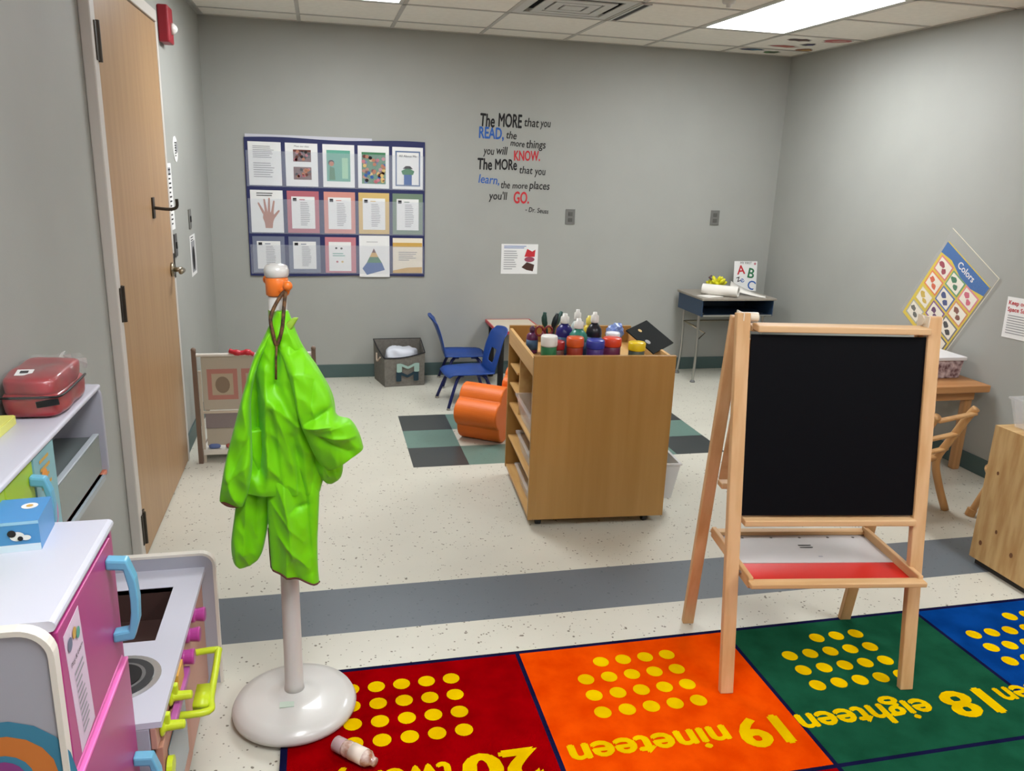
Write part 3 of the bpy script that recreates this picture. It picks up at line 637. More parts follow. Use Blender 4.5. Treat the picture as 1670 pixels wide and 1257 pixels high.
# ================================================================ COAT STAND
px_, py_ = -.115, 2.12
M_stand = mat('stand_white', (203, 201, 196), .28, coat=.3)
t = thing('coat_stand', 'white coat stand with an orange collar and a round weighted base', 'coat stand', (px_, py_, .0098))
bm = NB(); lathe(bm, [(.165, 0), (.176, .008), (.178, .02), (.17, .036), (.14, .047), (.08, .055), (.045, .06), (.035, .07), (0, .07)], n=56); obj('base', bm, M_stand, t, local=True, smooth=True)
bm = NB(); lathe(bm, [(.03, .06), (.0265, .09), (.025, .5), (.023, 1.235)], n=28); obj('pole', bm, M_stand, t, local=True, smooth=True)
bm = NB(); lathe(bm, [(.0245, 1.16), (.0245, 1.195)], n=28); obj('ring', bm, mat('ring_green', (110, 140, 60), .4), t, local=True, smooth=True)
bm = NB(); lathe(bm, [(.025, 1.232), (.028, 1.236), (.0285, 1.275), (.025, 1.28)], n=28); obj('collar', bm, mat('collar_orange', (226, 116, 40), .35), t, local=True, smooth=True)
bm = NB(); lathe(bm, [(.025, 1.278), (.03, 1.284), (.031, 1.297), (.027, 1.308), (.014, 1.313), (0, 1.313)], n=28); obj('cap', bm, M_stand, t, local=True, smooth=True)
for a, nm in ((-1.1, 0), (2.0, 1)):
    bm = NB(); tube(bm, [(.02*math.cos(a), .02*math.sin(a), 1.25), (.05*math.cos(a), .05*math.sin(a), 1.245), (.06*math.cos(a), .06*math.sin(a), 1.26)], .008, sm=4)
    bmesh.ops.create_uvsphere(bm, u_segments=14, v_segments=10, radius=.0125, matrix=T(.062*math.cos(a), .062*math.sin(a), 1.265)); obj('hook', bm, mat('collar_orange', (226, 116, 40), .35), t, local=True, smooth=True)
bm = NB(); bx(bm, -.04, .0, -.07, -.045, .057, .0595); obj('sticker', bm, mat('st_mint', (190, 205, 190), .4), t, local=True)

# ---- green smock
def cloth(bm, Lp, Rp, yc, bb, creases, nz=90, nx=34, seed=0, wig=.009, open_=False):
    """closed hanging fold of cloth between a left and a right outline; creases push the front face out or in"""
    def samp(pts, t):
        n = len(pts)-1; f = min(t*n, n-1e-6); i = int(f); u = f-i
        p = [Vector((q[0], 0, q[1])) for q in (pts[max(i-1, 0)], pts[i], pts[i+1], pts[min(i+2, n)])]
        return .5*((2*p[1])+(-p[0]+p[2])*u+(2*p[0]-5*p[1]+4*p[2]-p[3])*u*u+(-p[0]+3*p[1]-3*p[2]+p[3])*u**3)
    def lerp(l, t): n = len(l)-1; f = min(t*n, n-1e-6); i = int(f); return l[i]*(1-f+i)+l[i+1]*(f-i)
    rows = []
    for i in range(nz+1):
        t = i/nz; a = samp(Lp, t); b = samp(Rp, t); y = lerp(yc, t); dd = lerp(bb, t); ring = []
        for side in (0, 1):
            for j in range(nx+1):
                if side and j in (0, nx): continue
                u = j/nx if not side else 1-j/nx
                p = a.lerp(b, u); prof = math.sqrt(max(0, 1-(2*u-1)**2))**.75
                h = dd*prof
                if not side:
                    for (c0, c1, sg, wd) in creases:
                        A = Vector((c0[0], 0, c0[1])); B = Vector((c1[0], 0, c1[1])); AB = B-A; k = max(0, min(1, (p-A).dot(AB)/AB.length_squared)); ds = (p-(A+AB*k)).length
                        e_ = math.exp(-(abs(ds)/wd)**1.05)*(math.sin(PI*min(max(k, .08), .92))**.4)
                        h += sg*e_*min(1, prof*2)
                    nv = noise.noise(Vector((p.x*17+seed+p.z*3, p.z*3.2-p.x*2, seed*3.1)))
                    nv = 1-abs(nv)*4
                    h += wig*nv*prof
                    nv2 = 1-abs(noise.noise(Vector((p.x*22+seed*2+p.z*12, p.z*11-p.x*9, 5.2+seed))))*3
                    h += wig*.42*nv2*prof
                    ring.append(bm.verts.new((p.x, y-h, p.z)))
                else:
                    ring.append(bm.verts.new((p.x, y+h*.9, p.z)))
        rows.append(ring)
    N_ = len(rows[0])
    for a, b in zip(rows, rows[1:]):
        for k in range(N_): bm.faces.new((a[k], a[(k+1) % N_], b[(k+1) % N_], b[k]))
    bm.faces.new(rows[0]); bm.faces.new(rows[-1][::-1])
    return rows
M_lime = mat('lime_nylon', (114, 202, 0), .45, spec=.35, sheen=.1)
M_hem = mat('smock_hem', (84, 40, 30), .7)
body = ([(-0.116, 1.213), (-0.145, 1.156), (-0.178, 1.086), (-0.197, 1.006), (-0.208, 0.908), (-0.222, 0.808), (-0.226, 0.741)], [(-0.087, 1.213), (-0.057, 1.131), (-0.017, 1.066), (0.019, 0.983), (0.017, 0.882), (-0.009, 0.78), (-0.023, 0.728)])
tailL = ([(-0.211, 0.908), (-0.226, 0.792), (-0.245, 0.672), (-0.259, 0.585), (-0.258, 0.534), (-0.246, 0.511)], [(-0.145, 0.906), (-0.15, 0.787), (-0.158, 0.666), (-0.171, 0.587), (-0.189, 0.534), (-0.225, 0.509)])
tailR = ([(-0.16, 0.906), (-0.157, 0.788), (-0.16, 0.701), (-0.16, 0.631), (-0.159, 0.549), (-0.158, 0.516)], [(-0.019, 0.9), (-0.022, 0.78), (-0.028, 0.675), (-0.034, 0.585), (-0.035, 0.511), (-0.033, 0.459)])
sleeveL = ([(-0.128, 1.178), (-0.17, 1.108), (-0.2, 1.022), (-0.228, 0.926), (-0.254, 0.835), (-0.272, 0.752), (-0.277, 0.723)], [(-0.118, 1.168), (-0.158, 1.096), (-0.183, 1.006), (-0.187, 0.91), (-0.19, 0.82), (-0.199, 0.757), (-0.218, 0.705)])
sleeveR = ([(-0.12, 1.132), (-0.099, 1.084), (-0.082, 1.019), (-0.071, 0.953), (-0.053, 0.893), (-0.031, 0.833), (-0.005, 0.8)], [(-0.068, 1.137), (-0.024, 1.082), (0.009, 1.016), (0.026, 0.95), (0.061, 0.934), (0.081, 0.896), (0.091, 0.858)])
cuffR = ([(-0.072, 0.936), (-0.061, 0.885), (-0.047, 0.825), (-0.03, 0.781), (-0.01, 0.753)], [(0.0, 0.93), (0.043, 0.838), (0.039, 0.803), (0.034, 0.769), (0.014, 0.75)])
cw = .01
cr_main = [((-.145, 1.004), (-.075, .933), .014, .012), ((-.078, 1.067), (-.07, .933), .016, .014), ((-.091, 1.1), (-.05, 1.123), -.012, .012), ((-.06, .945), (.004, .985), -.014, .012), ((-.126, .988), (-.107, .68), .022, .018), ((-.084, .9), (-.062, .623), -.02, .016), ((-.17, 1.005), (-.172, .806), -.024, .016), ((-.112, 1.14), (-.124, 1.036), -.034, .009), ((-.172, 1.085), (-.176, .8), -.04, .016), ((-.147, 1.08), (-.15, .8), .018, .012), ((-.03, .86), (-.04, .76), -.014, .012), ((-.15, .83), (-.12, .78), .012, .01)]
sm_ = thing('rain_smock', "bright lime green child's rain smock hanging from the coat stand", 'smock', (-.1, 2.07, .459))
bm = NB(); cloth(bm, *body, [2.062, 2.05, 2.048, 2.048, 2.05, 2.05], [.012, .03, .045, .05, .045, .035], cr_main, seed=1, nx=60, nz=130); obj('bodice', bm, M_lime, sm_, smooth=True)
bm = NB(); rw = cloth(bm, *tailL, [2.07, 2.07, 2.075], [.028, .03, .026, .012], [((-.2, .86), (-.225, .56), .016, .014), ((-.18, .8), (-.19, .6), -.012, .012)], seed=2, nx=34); obj('skirt_panel', bm, M_lime, sm_, smooth=True)
bm = NB(); rw = cloth(bm, *tailR, [2.05, 2.045, 2.05], [.03, .035, .032, .03], [((-.12, .86), (-.1, .56), .02, .016), ((-.062, .84), (-.05, .5), -.018, .014), ((-.15, .72), (-.07, .6), .01, .01), ((-.1, .69), (-.06, .7), -.012, .008), ((-.13, .62), (-.06, .52), .01, .01)], seed=3, nx=54, nz=120)
ptsL = [v.co.copy() for v in rw[-1][:55]]; ptsS = [r[0].co.copy() for r in rw[72:]]
obj('skirt_panel', bm, M_lime, sm_, smooth=True)
bm = NB(); tube(bm, [p+Vector((0, -.001, 0)) for p in ptsL[::3]], .0028, n=6); tube(bm, ptsS[::4]+[ptsL[0]], .0024, n=6); obj('hem_trim', bm, M_hem, sm_, smooth=True, label='dark reddish hem binding')
bm = NB(); cloth(bm, *sleeveL, [2.055, 2.03, 2.025, 2.03, 2.04], [.012, .028, .034, .034, .022], [((-.14, 1.1), (-.2, .8), .014, .012), ((-.17, .95), (-.25, .78), -.012, .01), ((-.2, .83), (-.25, .79), .01, .008), ((-.16, 1.08), (-.15, .92), -.014, .01)], seed=4, nx=34)
obj('sleeve', bm, M_lime, sm_, smooth=True)
bm = NB(); lathe(bm, [(.0, -.004), (.024, -.004), (.03, .0), (.026, .005), (0, .006)], n=20, M=T(-.248, 2.04, .713, 0, 0, .3)); obj('cuff', bm, M_hem, sm_, smooth=True)
bm = NB(); cloth(bm, *sleeveR, [2.05, 2.02, 2.01, 2.005, 2.02, 2.02], [.015, .04, .05, .05, .045, .03], [((-.078, 1.067), (-.066, .94), .018, .014), ((-.09, 1.11), (-.05, 1.125), -.01, .01), ((-.066, .935), (.02, .985), -.018, .011), ((-.066, .933), (.01, .94), .016, .01), ((-.03, 1.05), (-.04, .97), -.012, .012), ((-.04, .92), (.05, .86), -.014, .012), ((-.02, .91), (.07, .9), .012, .01)], seed=5, nx=44, nz=110)
obj('sleeve', bm, M_lime, sm_, smooth=True)
bm = NB(); cloth(bm, *cuffR, [2.05, 2.05, 2.06], [.02, .03, .032, .02], [((-.03, .89), (.0, .78), .012, .01), ((.01, .9), (.02, .79), -.01, .009)], seed=6); obj('sleeve_end', bm, M_lime, sm_, smooth=True)
bm = NB(); cloth(bm, [(-.115, 1.17), (-.09, 1.19), (-.075, 1.2)], [(-.1, 1.15), (-.08, 1.17), (-.062, 1.2)], [2.04, 2.035], [.006, .008, .006], [], seed=7, nx=8, nz=12, wig=.001); obj('tie', bm, mat('tie_green', (150, 190, 60), .5), sm_, smooth=True)
bm = NB(); tube(bm, [(-.092, 2.068, 1.262), (-.105, 2.05, 1.25), (-.128, 2.03, 1.205), (-.124, 2.02, 1.165), (-.116, 2.018, 1.135), (-.102, 2.02, 1.175), (-.096, 2.035, 1.225), (-.092, 2.062, 1.26)], .0045, n=8, sm=5)
tube(bm, [(-.116, 2.018, 1.14), (-.119, 2.012, 1.1), (-.121, 2.006, 1.05)], .003, n=6)
obj('drawstring', bm, mat('cord_brown', (112, 76, 40), .7, rgb2=(40, 30, 20), vscale=90), sm_, smooth=True, label='brown patterned drawstring loop')

# ================================================================ PLAY KITCHEN
M_pink = mat('door_pink', (172, 58, 124), .34); M_pinkl = mat('door_edge_pink', (236, 120, 190), .4); M_hblue = mat('handle_blue', (104, 170, 200), .35)
M_limeh = mat('lime_plastic', (196, 214, 40), .35); M_mag = mat('magenta_knob', (172, 62, 140), .3); M_salm = mat('kitchen_salmon', (190, 142, 124), .5); M_side = mat('shaded_white', (168, 168, 178), .4)  # M_side: white laminate greyed, shade on the side panels put into its colour
KX = XL+.01
pk = thing('play_kitchen', 'white and pink toy play kitchen with fridge, sink and overhead cupboards by the left wall', 'play kitchen', (KX, 1.21, 0))
def kb(name, a, m, par=pk, bev=.002, **k): return obj(name, box(*a), m, par, bev=bev, **k)
FX = -.425
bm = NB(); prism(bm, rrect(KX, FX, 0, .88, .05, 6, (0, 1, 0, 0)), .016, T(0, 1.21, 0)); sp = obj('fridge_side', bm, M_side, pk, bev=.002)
bm = NB(); mats = [col('ringblue', (60, 130, 160))]
Ms = T(-.516, 1.2095, .617)
art(bm, mats, [('circ', 0, 0, .107, mats[0], 1), ('circ', 0, 0, .08, col('ringorange', (206, 120, 50)), 2), ('circ', 0, 0, .045, col('ringblue', (60, 130, 160)), 3), ('circ', 0, 0, .034, col('ringpurple', (140, 60, 130)), 4)], Ms)
raw('round_sticker', bm, mats, pk)
bm = NB(); prism(bm, rrect(KX, FX+.006, .862, .881, .009, 3, (1, 1, 0, 0)), .374, T(0, 1.226, 0)); obj('fridge_top', bm, M_white, pk)
bm = NB(); arc = [(KX, .881), (FX-.045, .881)]+[(FX-.045+.051*math.sin(a), .83+.051*math.cos(a)) for a in [PI/2*i/8 for i in range(1, 9)]]+[(FX+.006, 0), (FX-.003, 0)]+[(FX-.045+.042*math.sin(a), .83+.042*math.cos(a)) for a in [PI/2*i/8 for i in range(8, -1, -1)]]+[(KX, .872)]
prism(bm, arc, .022, T(0, 1.204, 0)); obj('edge_trim', bm, M_wedge, pk)
kb('fridge_side', (KX, FX, 1.584, 1.6, 0, .862), M_pink); kb('fridge_back', (KX, KX+.01, 1.226, 1.584, 0, .862), M_side)
kb('fridge_frame', (FX-.03, FX-.01, 1.227, 1.584, .0, .862), mat('frame_magenta', (140, 30, 110), .4))
du = kb('door', (FX-.01, FX+.006, 1.23, 1.565, .598, .858), M_pink); dl = kb('door', (FX-.01, FX+.012, 1.23, 1.58, .04, .575), M_pink)
kb('door_edge', (FX-.01, FX+.0125, 1.23, 1.58, .5755, .583), M_pinkl, dl); kb('door_edge', (FX-.012, FX+.006, 1.23, 1.565, .588, .5975), M_pinkl, du)
def dhandle(par, y, z0, z1, x=FX+.006, m=M_hblue, out=.05, w_=.026):
    bm = NB(); n = 10; zz = (z0+z1)/2; h = (z1-z0)/2
    outer = [(x, z0), (x+out*.75, z0+.004), (x+out, z0+h*.5), (x+out*1.05, zz), (x+out, z1-h*.5), (x+out*.75, z1-.004), (x, z1)]
    inner = [(x, z1-.022), (x+out*.6, z1-.026), (x+out*.72, zz+h*.3), (x+out*.74, zz), (x+out*.72, zz-h*.3), (x+out*.6, z0+.026), (x, z0+.022)]
    for i in range(6):
        vv = [bm.verts.new((a, y+s_*w_/2, b)) for (a, b) in (outer[i], outer[i+1], inner[5-i], inner[6-i]) for s_ in (-1, 1)]
        for f in ((0, 2, 4, 6), (1, 7, 5, 3), (0, 1, 3, 2), (4, 5, 7, 6)): bm.faces.new([vv[k] for k in f])
        if i == 0: bm.faces.new([vv[k] for k in (0, 6, 7, 1)])
        if i == 5: bm.faces.new([vv[k] for k in (2, 3, 5, 4)])
    bmesh.ops.remove_doubles(bm, verts=bm.verts[:], dist=1e-5)
    return obj('handle', bm, m, par, bev=.004, label='pale blue D-shaped handle' if m == M_hblue else 'lime green handle')
dhandle(du, 1.525, .655, .835); dhandle(dl, 1.545, .19, .37, FX+.012)
Ml = T(FX+.0065, 1.27, .602, PI/2) @ Matrix.Rotation(-.08, 4, 'Y')
sheet('printed_sheet', .085, .235, [('lines', .02, .02, .07, .15, 11, M_ink), ('text', 'Play & Learn', .042, .165, .013, M_dink, {'al': 'c', 'ly': 3}), ('circ', .02, .205, .012, c_slate, 2), ('circ', .045, .21, .01, c_gold, 3), ('circ', .06, .2, .01, c_teal, 4)], Ml, mat('lilac_paper', (216, 196, 214), .6), pk, t=.0006)
# counter
CXf, CY0, CY1, CZ = -.367, 1.602, 2.30, .40
sx0, sx1, sy0, sy1 = -.67, -.437, 1.925, 2.195
bm = NB()
for a in ((KX, CXf, CY0, sy0), (KX, CXf, sy1, CY1), (KX, sx0, sy0, sy1), (sx1, CXf, sy0, sy1)): bx(bm, *a, CZ-.015, CZ)
obj('countertop', bm, M_white, pk)
bm = NB()
for a in ((sx0-.004, sx0, sy0, sy1, .30, CZ-.002), (sx1, sx1+.004, sy0, sy1, .30, CZ-.002), (sx0, sx1, sy0-.004, sy0, .30, CZ-.002), (sx0, sx1, sy1, sy1+.004, .30, CZ-.002), (sx0, sx1, sy0, sy1, .296, .30)): bx(bm, *a)
obj('sink', bm, mat('sink_brown', (74, 54, 50), .4), pk)
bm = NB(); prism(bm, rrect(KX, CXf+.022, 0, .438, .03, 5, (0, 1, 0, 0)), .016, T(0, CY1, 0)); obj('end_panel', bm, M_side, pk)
bm = NB(); arc = [(KX, .446), (CXf-.012, .446)]+[(CXf-.012+.042*math.sin(a), .404+.042*math.cos(a)) for a in [PI/2*i/6 for i in range(1, 7)]]+[(CXf+.03, 0), (CXf+.022, 0)]+[(CXf-.012+.034*math.sin(a), .404+.034*math.cos(a)) for a in [PI/2*i/6 for i in range(6, -1, -1)]]+[(KX, .438)]
prism(bm, arc, .02, T(0, CY1-.001, 0)); obj('edge_trim', bm, M_wedge, pk)
for k, (r0, r1, z, m) in enumerate(((.0, .09, .0015, mat('burner_ring', (205, 205, 208), .25, 1)), (0, .074, .004, mat('burner_grey', (52, 52, 54), .4)), (0, .056, .0045, mat('burner_mid', (150, 150, 152), .3, 1)), (0, .048, .006, M_black))):
    bm = NB(); lathe(bm, [(r1, 0), (r1, z), (max(r0, 0), z)] if r0 else [(r1, 0), (r1, z), (0, z)], (-.487, 1.775, CZ), n=36); obj('burner', bm, m, pk, smooth=False)
kb('front_panel', (CXf-.025, CXf-.012, 1.95, CY1, .02, CZ-.016), M_salm); kb('front_panel', (CXf-.025, CXf-.012, CY0, 1.95, .33, CZ-.016), M_salm); kb('counter_side', (KX, CXf-.026, CY0, CY0+.012, 0, CZ-.016), M_side)
od = kb('oven_door', (CXf-.022, CXf-.006, 1.62, 1.94, .04, .32), mat('oven_salmon', (182, 130, 108), .45)); kb('window', (CXf-.0055, CXf-.003, 1.66, 1.88, .1, .28), mat('oven_glass', (100, 116, 124), .2), od)
for y in (2.1, 2.0, 1.9):
    bm = NB(); lathe(bm, [(.021, 0), (.021, .01), (.017, .012), (.02, .034), (.018, .037), (0, .037)], n=24, M=T(CXf-.012, y, .36, 0, 0, PI/2)); obj('knob', bm, M_mag, pk, smooth=False, bev=.002)
for y in (1.755, 1.65):
    bm = NB(); lathe(bm, [(.022, 0), (.022, .006), (.012, .01), (.01, .05), (.0, .052)], n=20, M=T(CXf-.012, y, .352, 0, 0, PI/2)); bx(bm, CXf-.008, CXf+.008, y-.008, y+.008, .352, .385); obj('tap', bm, M_limeh, pk, smooth=False, bev=.003)
bm = NB(); tube(bm, [(CXf-.01, 1.99, .31), (-.305, 1.99, .315), (-.298, 1.97, .312), (-.298, 1.82, .295), (-.298, 1.77, .29), (CXf-.01, 1.765, .29)], [.009]*20, n=8, sm=4)
bx(bm, -.335, -.3, 1.78, 1.86, .29, .305); obj('oven_handle', bm, M_limeh, pk, smooth=True)
bm = NB(); bx(bm, CXf-.006, CXf+.004, 1.79, 1.86, .33, .382); obj('timer_panel', bm, mat('timer_orange', (214, 160, 70), .4), pk, bev=.002)
bm = NB(); lathe(bm, [(.025, 0), (.025, .012), (0, .014)], n=22, M=T(CXf-.003, 1.64, .25, 0, 0, PI/2)); obj('knob', bm, M_limeh, pk)
bm = NB(); bx(bm, CXf-.004, CXf+.012, 1.68, 1.9, .315, .335); obj('towel_rail', bm, mat('violet_rail', (176, 90, 160), .4), pk, bev=.003)
# overhead unit
UX, UY0, UY1, UZ0, UZ1 = -.602, .95, 2.295, .715, .972
bm = NB(); prism(bm, rrect(KX, UX+.004, UZ1-.014, UZ1, .006, 3, (1, 1, 0, 0)), UY1-UY0, T(0, UY0, 0)); obj('cupboard_top', bm, M_white, pk)
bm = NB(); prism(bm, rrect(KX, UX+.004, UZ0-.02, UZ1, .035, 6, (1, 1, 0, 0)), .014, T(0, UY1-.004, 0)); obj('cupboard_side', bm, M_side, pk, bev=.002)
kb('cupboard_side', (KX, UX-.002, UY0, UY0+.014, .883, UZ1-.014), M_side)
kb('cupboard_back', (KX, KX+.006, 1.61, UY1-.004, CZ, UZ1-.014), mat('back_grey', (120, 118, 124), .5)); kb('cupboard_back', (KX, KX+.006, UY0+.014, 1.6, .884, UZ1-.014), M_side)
kb('cupboard_floor', (KX+.006, UX, 1.6, UY1-.004, UZ0, UZ0+.012), mat('shelf_orange', (206, 120, 90), .4))
gd = kb('door', (UX-.014, UX-.002, 1.2, 1.6, .885, UZ1-.018), mat('door_green', (158, 192, 44), .35)); gd2 = kb('door', (UX-.014, UX-.002, 1.603, 1.755, UZ0+.014, UZ1-.018), mat('door_green', (158, 192, 44), .35))
bm = NB(); mats = [M_dink]; art(bm, mats, [('poly', [(0, 0), (.04, 0), (.03, .035), (.012, .02)], M_dink, 1)], T(UX-.0015, 1.64, .80, PI/2)); raw('decal', bm, mats, gd2)
dhandle(gd2, 1.735, .79, .93, UX-.002, M_hblue, .04, .022)
bm = NB(); mats = [mat('panel_teal', (128, 176, 184), .4)]; bx(bm, UX-.016, UX, 1.758, 1.888, UZ0+.012, UZ1-.016); bmesh.ops.recalc_face_normals(bm, faces=bm.faces[:])
rr = random.Random(4)
art(bm, mats, [('lines', .03, .14, .1, .22, 4, c_gold), ('ell', .06, .1, .028, .03, col('panelpink', (190, 90, 150)), 1), ('ell', .09, .07, .018, .03, col('panelpink2', (206, 120, 170)), 2), ('circ', .05, .17, .02, col('panelorange', (224, 150, 70)), 3), ('circ', .07, .1, .008, c_teal, 4)], T(UX+.0002, 1.758, UZ0+.012, PI/2)); raw('decorated_panel', bm, mats, pk)
M_mw = mat('microwave_grey', (100, 108, 108), .3)
mw = kb('microwave', (KX+.02, UX-.018, 1.9, 2.26, UZ0+.012, .834), M_mw); kb('microwave_door', (UX-.018, UX-.004, 1.9, 2.262, UZ0+.02, .838), mat('microwave_door', (112, 122, 120), .22, spec=.6), mw); kb('door_edge', (UX-.019, UX-.003, 1.9, 2.262, .8382, .8425), mat('mw_edge', (176, 184, 190), .3), mw)
bm = NB(); bx(bm, UX-.01, UX+.006, 1.9, 2.25, UZ0-.002, UZ0+.012); obj('tray_rail', bm, mat('rail_steel', (150, 160, 166), .3), pk)

# red backpack in plastic
M_bag = mat('bag_red', (160, 16, 30), .4, rgb2=(128, 10, 22), vscale=14, coat=.5)
bp = thing('zipped_bag', 'red zipped bag wrapped in clear plastic on top of the play kitchen', 'bag', (-.67, 2.08, UZ1))
def blobbox(x0, x1, y0, y1, z0, z1, cuts=8, pw=4, nz=.006, sd=0):
    bm = NB(); bmesh.ops.create_cube(bm, size=2); bmesh.ops.subdivide_edges(bm, edges=bm.edges[:], cuts=cuts, use_grid_fill=True)
    for v in bm.verts:
        p = v.co.copy(); l = (abs(p.x)**pw+abs(p.y)**pw+abs(p.z)**pw)**(1/pw); p /= l
        q_ = Vector(((x0+x1)/2+p.x*(x1-x0)/2, (y0+y1)/2+p.y*(y1-y0)/2, (z0+z1)/2+p.z*(z1-z0)/2))
        q_ += p.normalized()*nz*noise.noise(q_*22+Vector((sd, 0, 0))); q_.z = max(q_.z, z0+.0005); v.co = q_
    return bm
obj('lower_shell', blobbox(-.738, -.606, 1.985, 2.225, UZ1, UZ1+.062, 10, 6, .005), M_bag, bp, smooth=True, sub=1)
obj('upper_shell', blobbox(-.737, -.61, 1.99, 2.22, UZ1+.048, UZ1+.102, 10, 5, .006, 3), M_bag, bp, smooth=True, sub=1)
bm = NB(); tube(bm, [(-.735, 1.983, UZ1+.055), (-.64, 1.983, UZ1+.055), (-.606, 1.995, UZ1+.055), (-.603, 2.1, UZ1+.055), (-.606, 2.2, UZ1+.054)], .003, n=6, sm=5); obj('zip', bm, M_black, bp, smooth=True)
bm = NB(); bx(bm, 0, .05, -.003, .0, 0, .016, T(-.655, 1.981, UZ1+.03, 0, 0, -.15)); obj('buckle', bm, M_black, bp, bev=.002)
bm = NB(); mats = [M_paper]; Mb = T(-.708, 2.02, UZ1+.099, 0, -PI/2+.25); bx(bm, 0, .036, -.001, .0, 0, .028, Mb); art(bm, mats, [('rect', .009, .008, .027, .02, M_dink, 2)], Mb @ Matrix.Translation((0, -.001, 0))); raw('badge', bm, mats, bp)
M_film = mat('wrap_film', (235, 235, 235), .06, alpha=.07, spec=.9)
bm = blobbox(-.74, -.602, 1.978, 2.24, UZ1, UZ1+.108, 12, 5, .0, 9)
for v in bm.verts: v.co += v.co.normalized()*.0; v.co.z += .008*noise.noise(v.co*40) if v.co.z > UZ1+.02 else 0; v.co.y += (.03*noise.noise(v.co*35) if v.co.y > 2.2 else 0)
obj('plastic_wrap', bm, M_film, bp, smooth=False)
bm = NB()
for k in range(9):
    r = random.Random(k+40); p = Vector((-.70+r.uniform(0, .09), 2.225+r.uniform(0, .03), UZ1+.07+r.uniform(-.04, .035)))
    a = [bm.verts.new(p+Vector((r.uniform(-.02, .02), r.uniform(-.015, .02), r.uniform(-.02, .02)))) for _ in range(4)]
    for f in ((0, 1, 2), (0, 2, 3), (0, 3, 1), (1, 3, 2)): bm.faces.new([a[i] for i in f])
obj('crumpled_end', bm, mat('film_crumple', (235, 235, 230), .1, alpha=.45, spec=1), bp)
bm = NB(); bx(bm, -.078, -.04, -.02, .1, 0, .02, T(-.655, 1.86, UZ1+.0005, .0)); bx(bm, -.076, -.042, -.018, .098, .02, .022, T(-.655, 1.86, UZ1+.0005, .0)); setp(obj('yellow_box', bm, mat('pale_yellow', (224, 224, 120), .5), bev=.002), 'pale yellow box beside the red bag on the play kitchen', 'box')
bm = NB(); mats = [mat('box_blue', (74, 140, 196), .4)]; Mb = T(-.6, 1.475, .8812, .085); bx(bm, 0, .088, 0, .11, 0, .058, Mb); bmesh.ops.recalc_face_normals(bm, faces=bm.faces[:])
art(bm, mats, [('rect', 0, .0, .088, .014, mat('box_snow', (206, 222, 236), .5), 1), ('ell', .052, .03, .012, .009, M_paper, 2), ('circ', .044, .036, .007, M_dink, 3), ('circ', .057, .026, .0045, M_dink, 4), ('ell', .066, .027, .008, .005, M_paper, 3), ('ell', .008, .012, .01, .01, M_ink, 2), ('rect', 0, .052, .088, .058, mat('box_blue2', (150, 196, 226), .5), 1)], Mb)
art(bm, mats, [('ell', .06, .07, .014, .014, M_paper, 1), ('circ', .06, .07, .006, c_gold, 2)], Mb @ T(0, 0, .058, 0, -PI/2))
setp(raw('toy_box', bm, mats), 'small blue cardboard box with a black and white animal picture on the play fridge', 'box')

# small toy on the rug
t = thing('toy_bottle', 'small clear brown toy bottle with a white cap lying on the red rug square', 'toy', (.045, 1.87, .0095), .0)
Mt = T(.02, 1.9, .032, -.75) @ Matrix.Rotation(PI/2, 4, 'Y')
bm = NB(); lathe(bm, [(.0, 0), (.02, .002), (.0225, .01), (.0225, .085), (.012, .1), (.012, .11), (0, .11)], n=24, M=Mt); obj('body', bm, mat('amber_clear', (150, 96, 70), .12, rgb2=(224, 206, 196), vscale=40, spec=.8), t, smooth=True)
bm = NB(); lathe(bm, [(.0231, .03), (.0231, .075)], n=24, M=Mt); obj('paper_label', bm, mat('bottle_lab', (226, 214, 200), .5), t, smooth=True)
bm = NB(); lathe(bm, [(.019, -.03), (.021, -.028), (.021, .001), (.019, .003)], n=24, M=Mt); obj('cap', bm, mat('cap_mauve', (176, 150, 150), .4), t, smooth=True)

# ================================================================ BACK OF THE ROOM
# book display rack in the left corner
M_rack = mat('rack_beige', (196, 184, 166), .5); M_rackd = mat('rack_brown', (112, 92, 78), .5)
rk = thing('display_rack', 'low white and beige display rack with picture pockets in the left corner', 'rack', (-.35, 4.4, 0))
for x in (-.655, -.06):
    d_ = 1 if x > -.3 else 0
    bm = NB(); bx(bm, x-.011, x+.011, 4.24, 4.258, 0, .61); bmesh.ops.create_uvsphere(bm, u_segments=12, v_segments=8, radius=.013, matrix=T(x, 4.249, .615)); obj('post', bm, M_rackd, rk)
    bm = NB(); bx(bm, x+.012 if x < -.3 else x-.026, x+.026 if x < -.3 else x-.012, 4.26, 4.275, 0, .5); obj('post', bm, M_rack, rk)
    bm = NB(); bx(bm, x-.009, x+.009, 4.28, 4.62, .0, .03); bx(bm, x-.009, x+.009, 4.6, 4.62, .03, .45); obj('side_frame', bm, M_rackd, rk)
bm = NB(); cyl(bm, (-.644, 4.249, .588), (-.071, 4.249, .588), .0095); obj('top_rod', bm, mat('rod_white', (206, 204, 196), .4), rk)
obj('sling', box(-.625, -.09, 4.262, 4.266, .29, .578), mat('sling_beige', (176, 168, 152), .7), rk)
for i, x in enumerate((-.6, -.43, -.26)):
    bm = NB(); mats = [mat('pic_pink', (176, 122, 112), .6)]; M_ = T(x, 4.2615, .345); bx(bm, 0, .15, -.0, .0008, 0, .165, M_)
    art(bm, mats, [('rect', .022, .025, .128, .14, mat('pic_beige', (178, 164, 142), .6), 1), ('ell', .075, .08, .036, .045, mat('pic_brown%d' % i, ((132, 116, 98), (120, 96, 92), (110, 120, 100))[i], .6), 2)], M_)
    setp(raw('picture', bm, mats, rk), 'faded pink framed picture', None)
obj('rail', box(-.63, -.085, 4.255, 4.27, .272, .284), M_rack, rk); obj('pocket', box(-.62, -.09, 4.258, 4.264, .19, .27), mat('pocket_grey', (132, 122, 122), .7), rk)
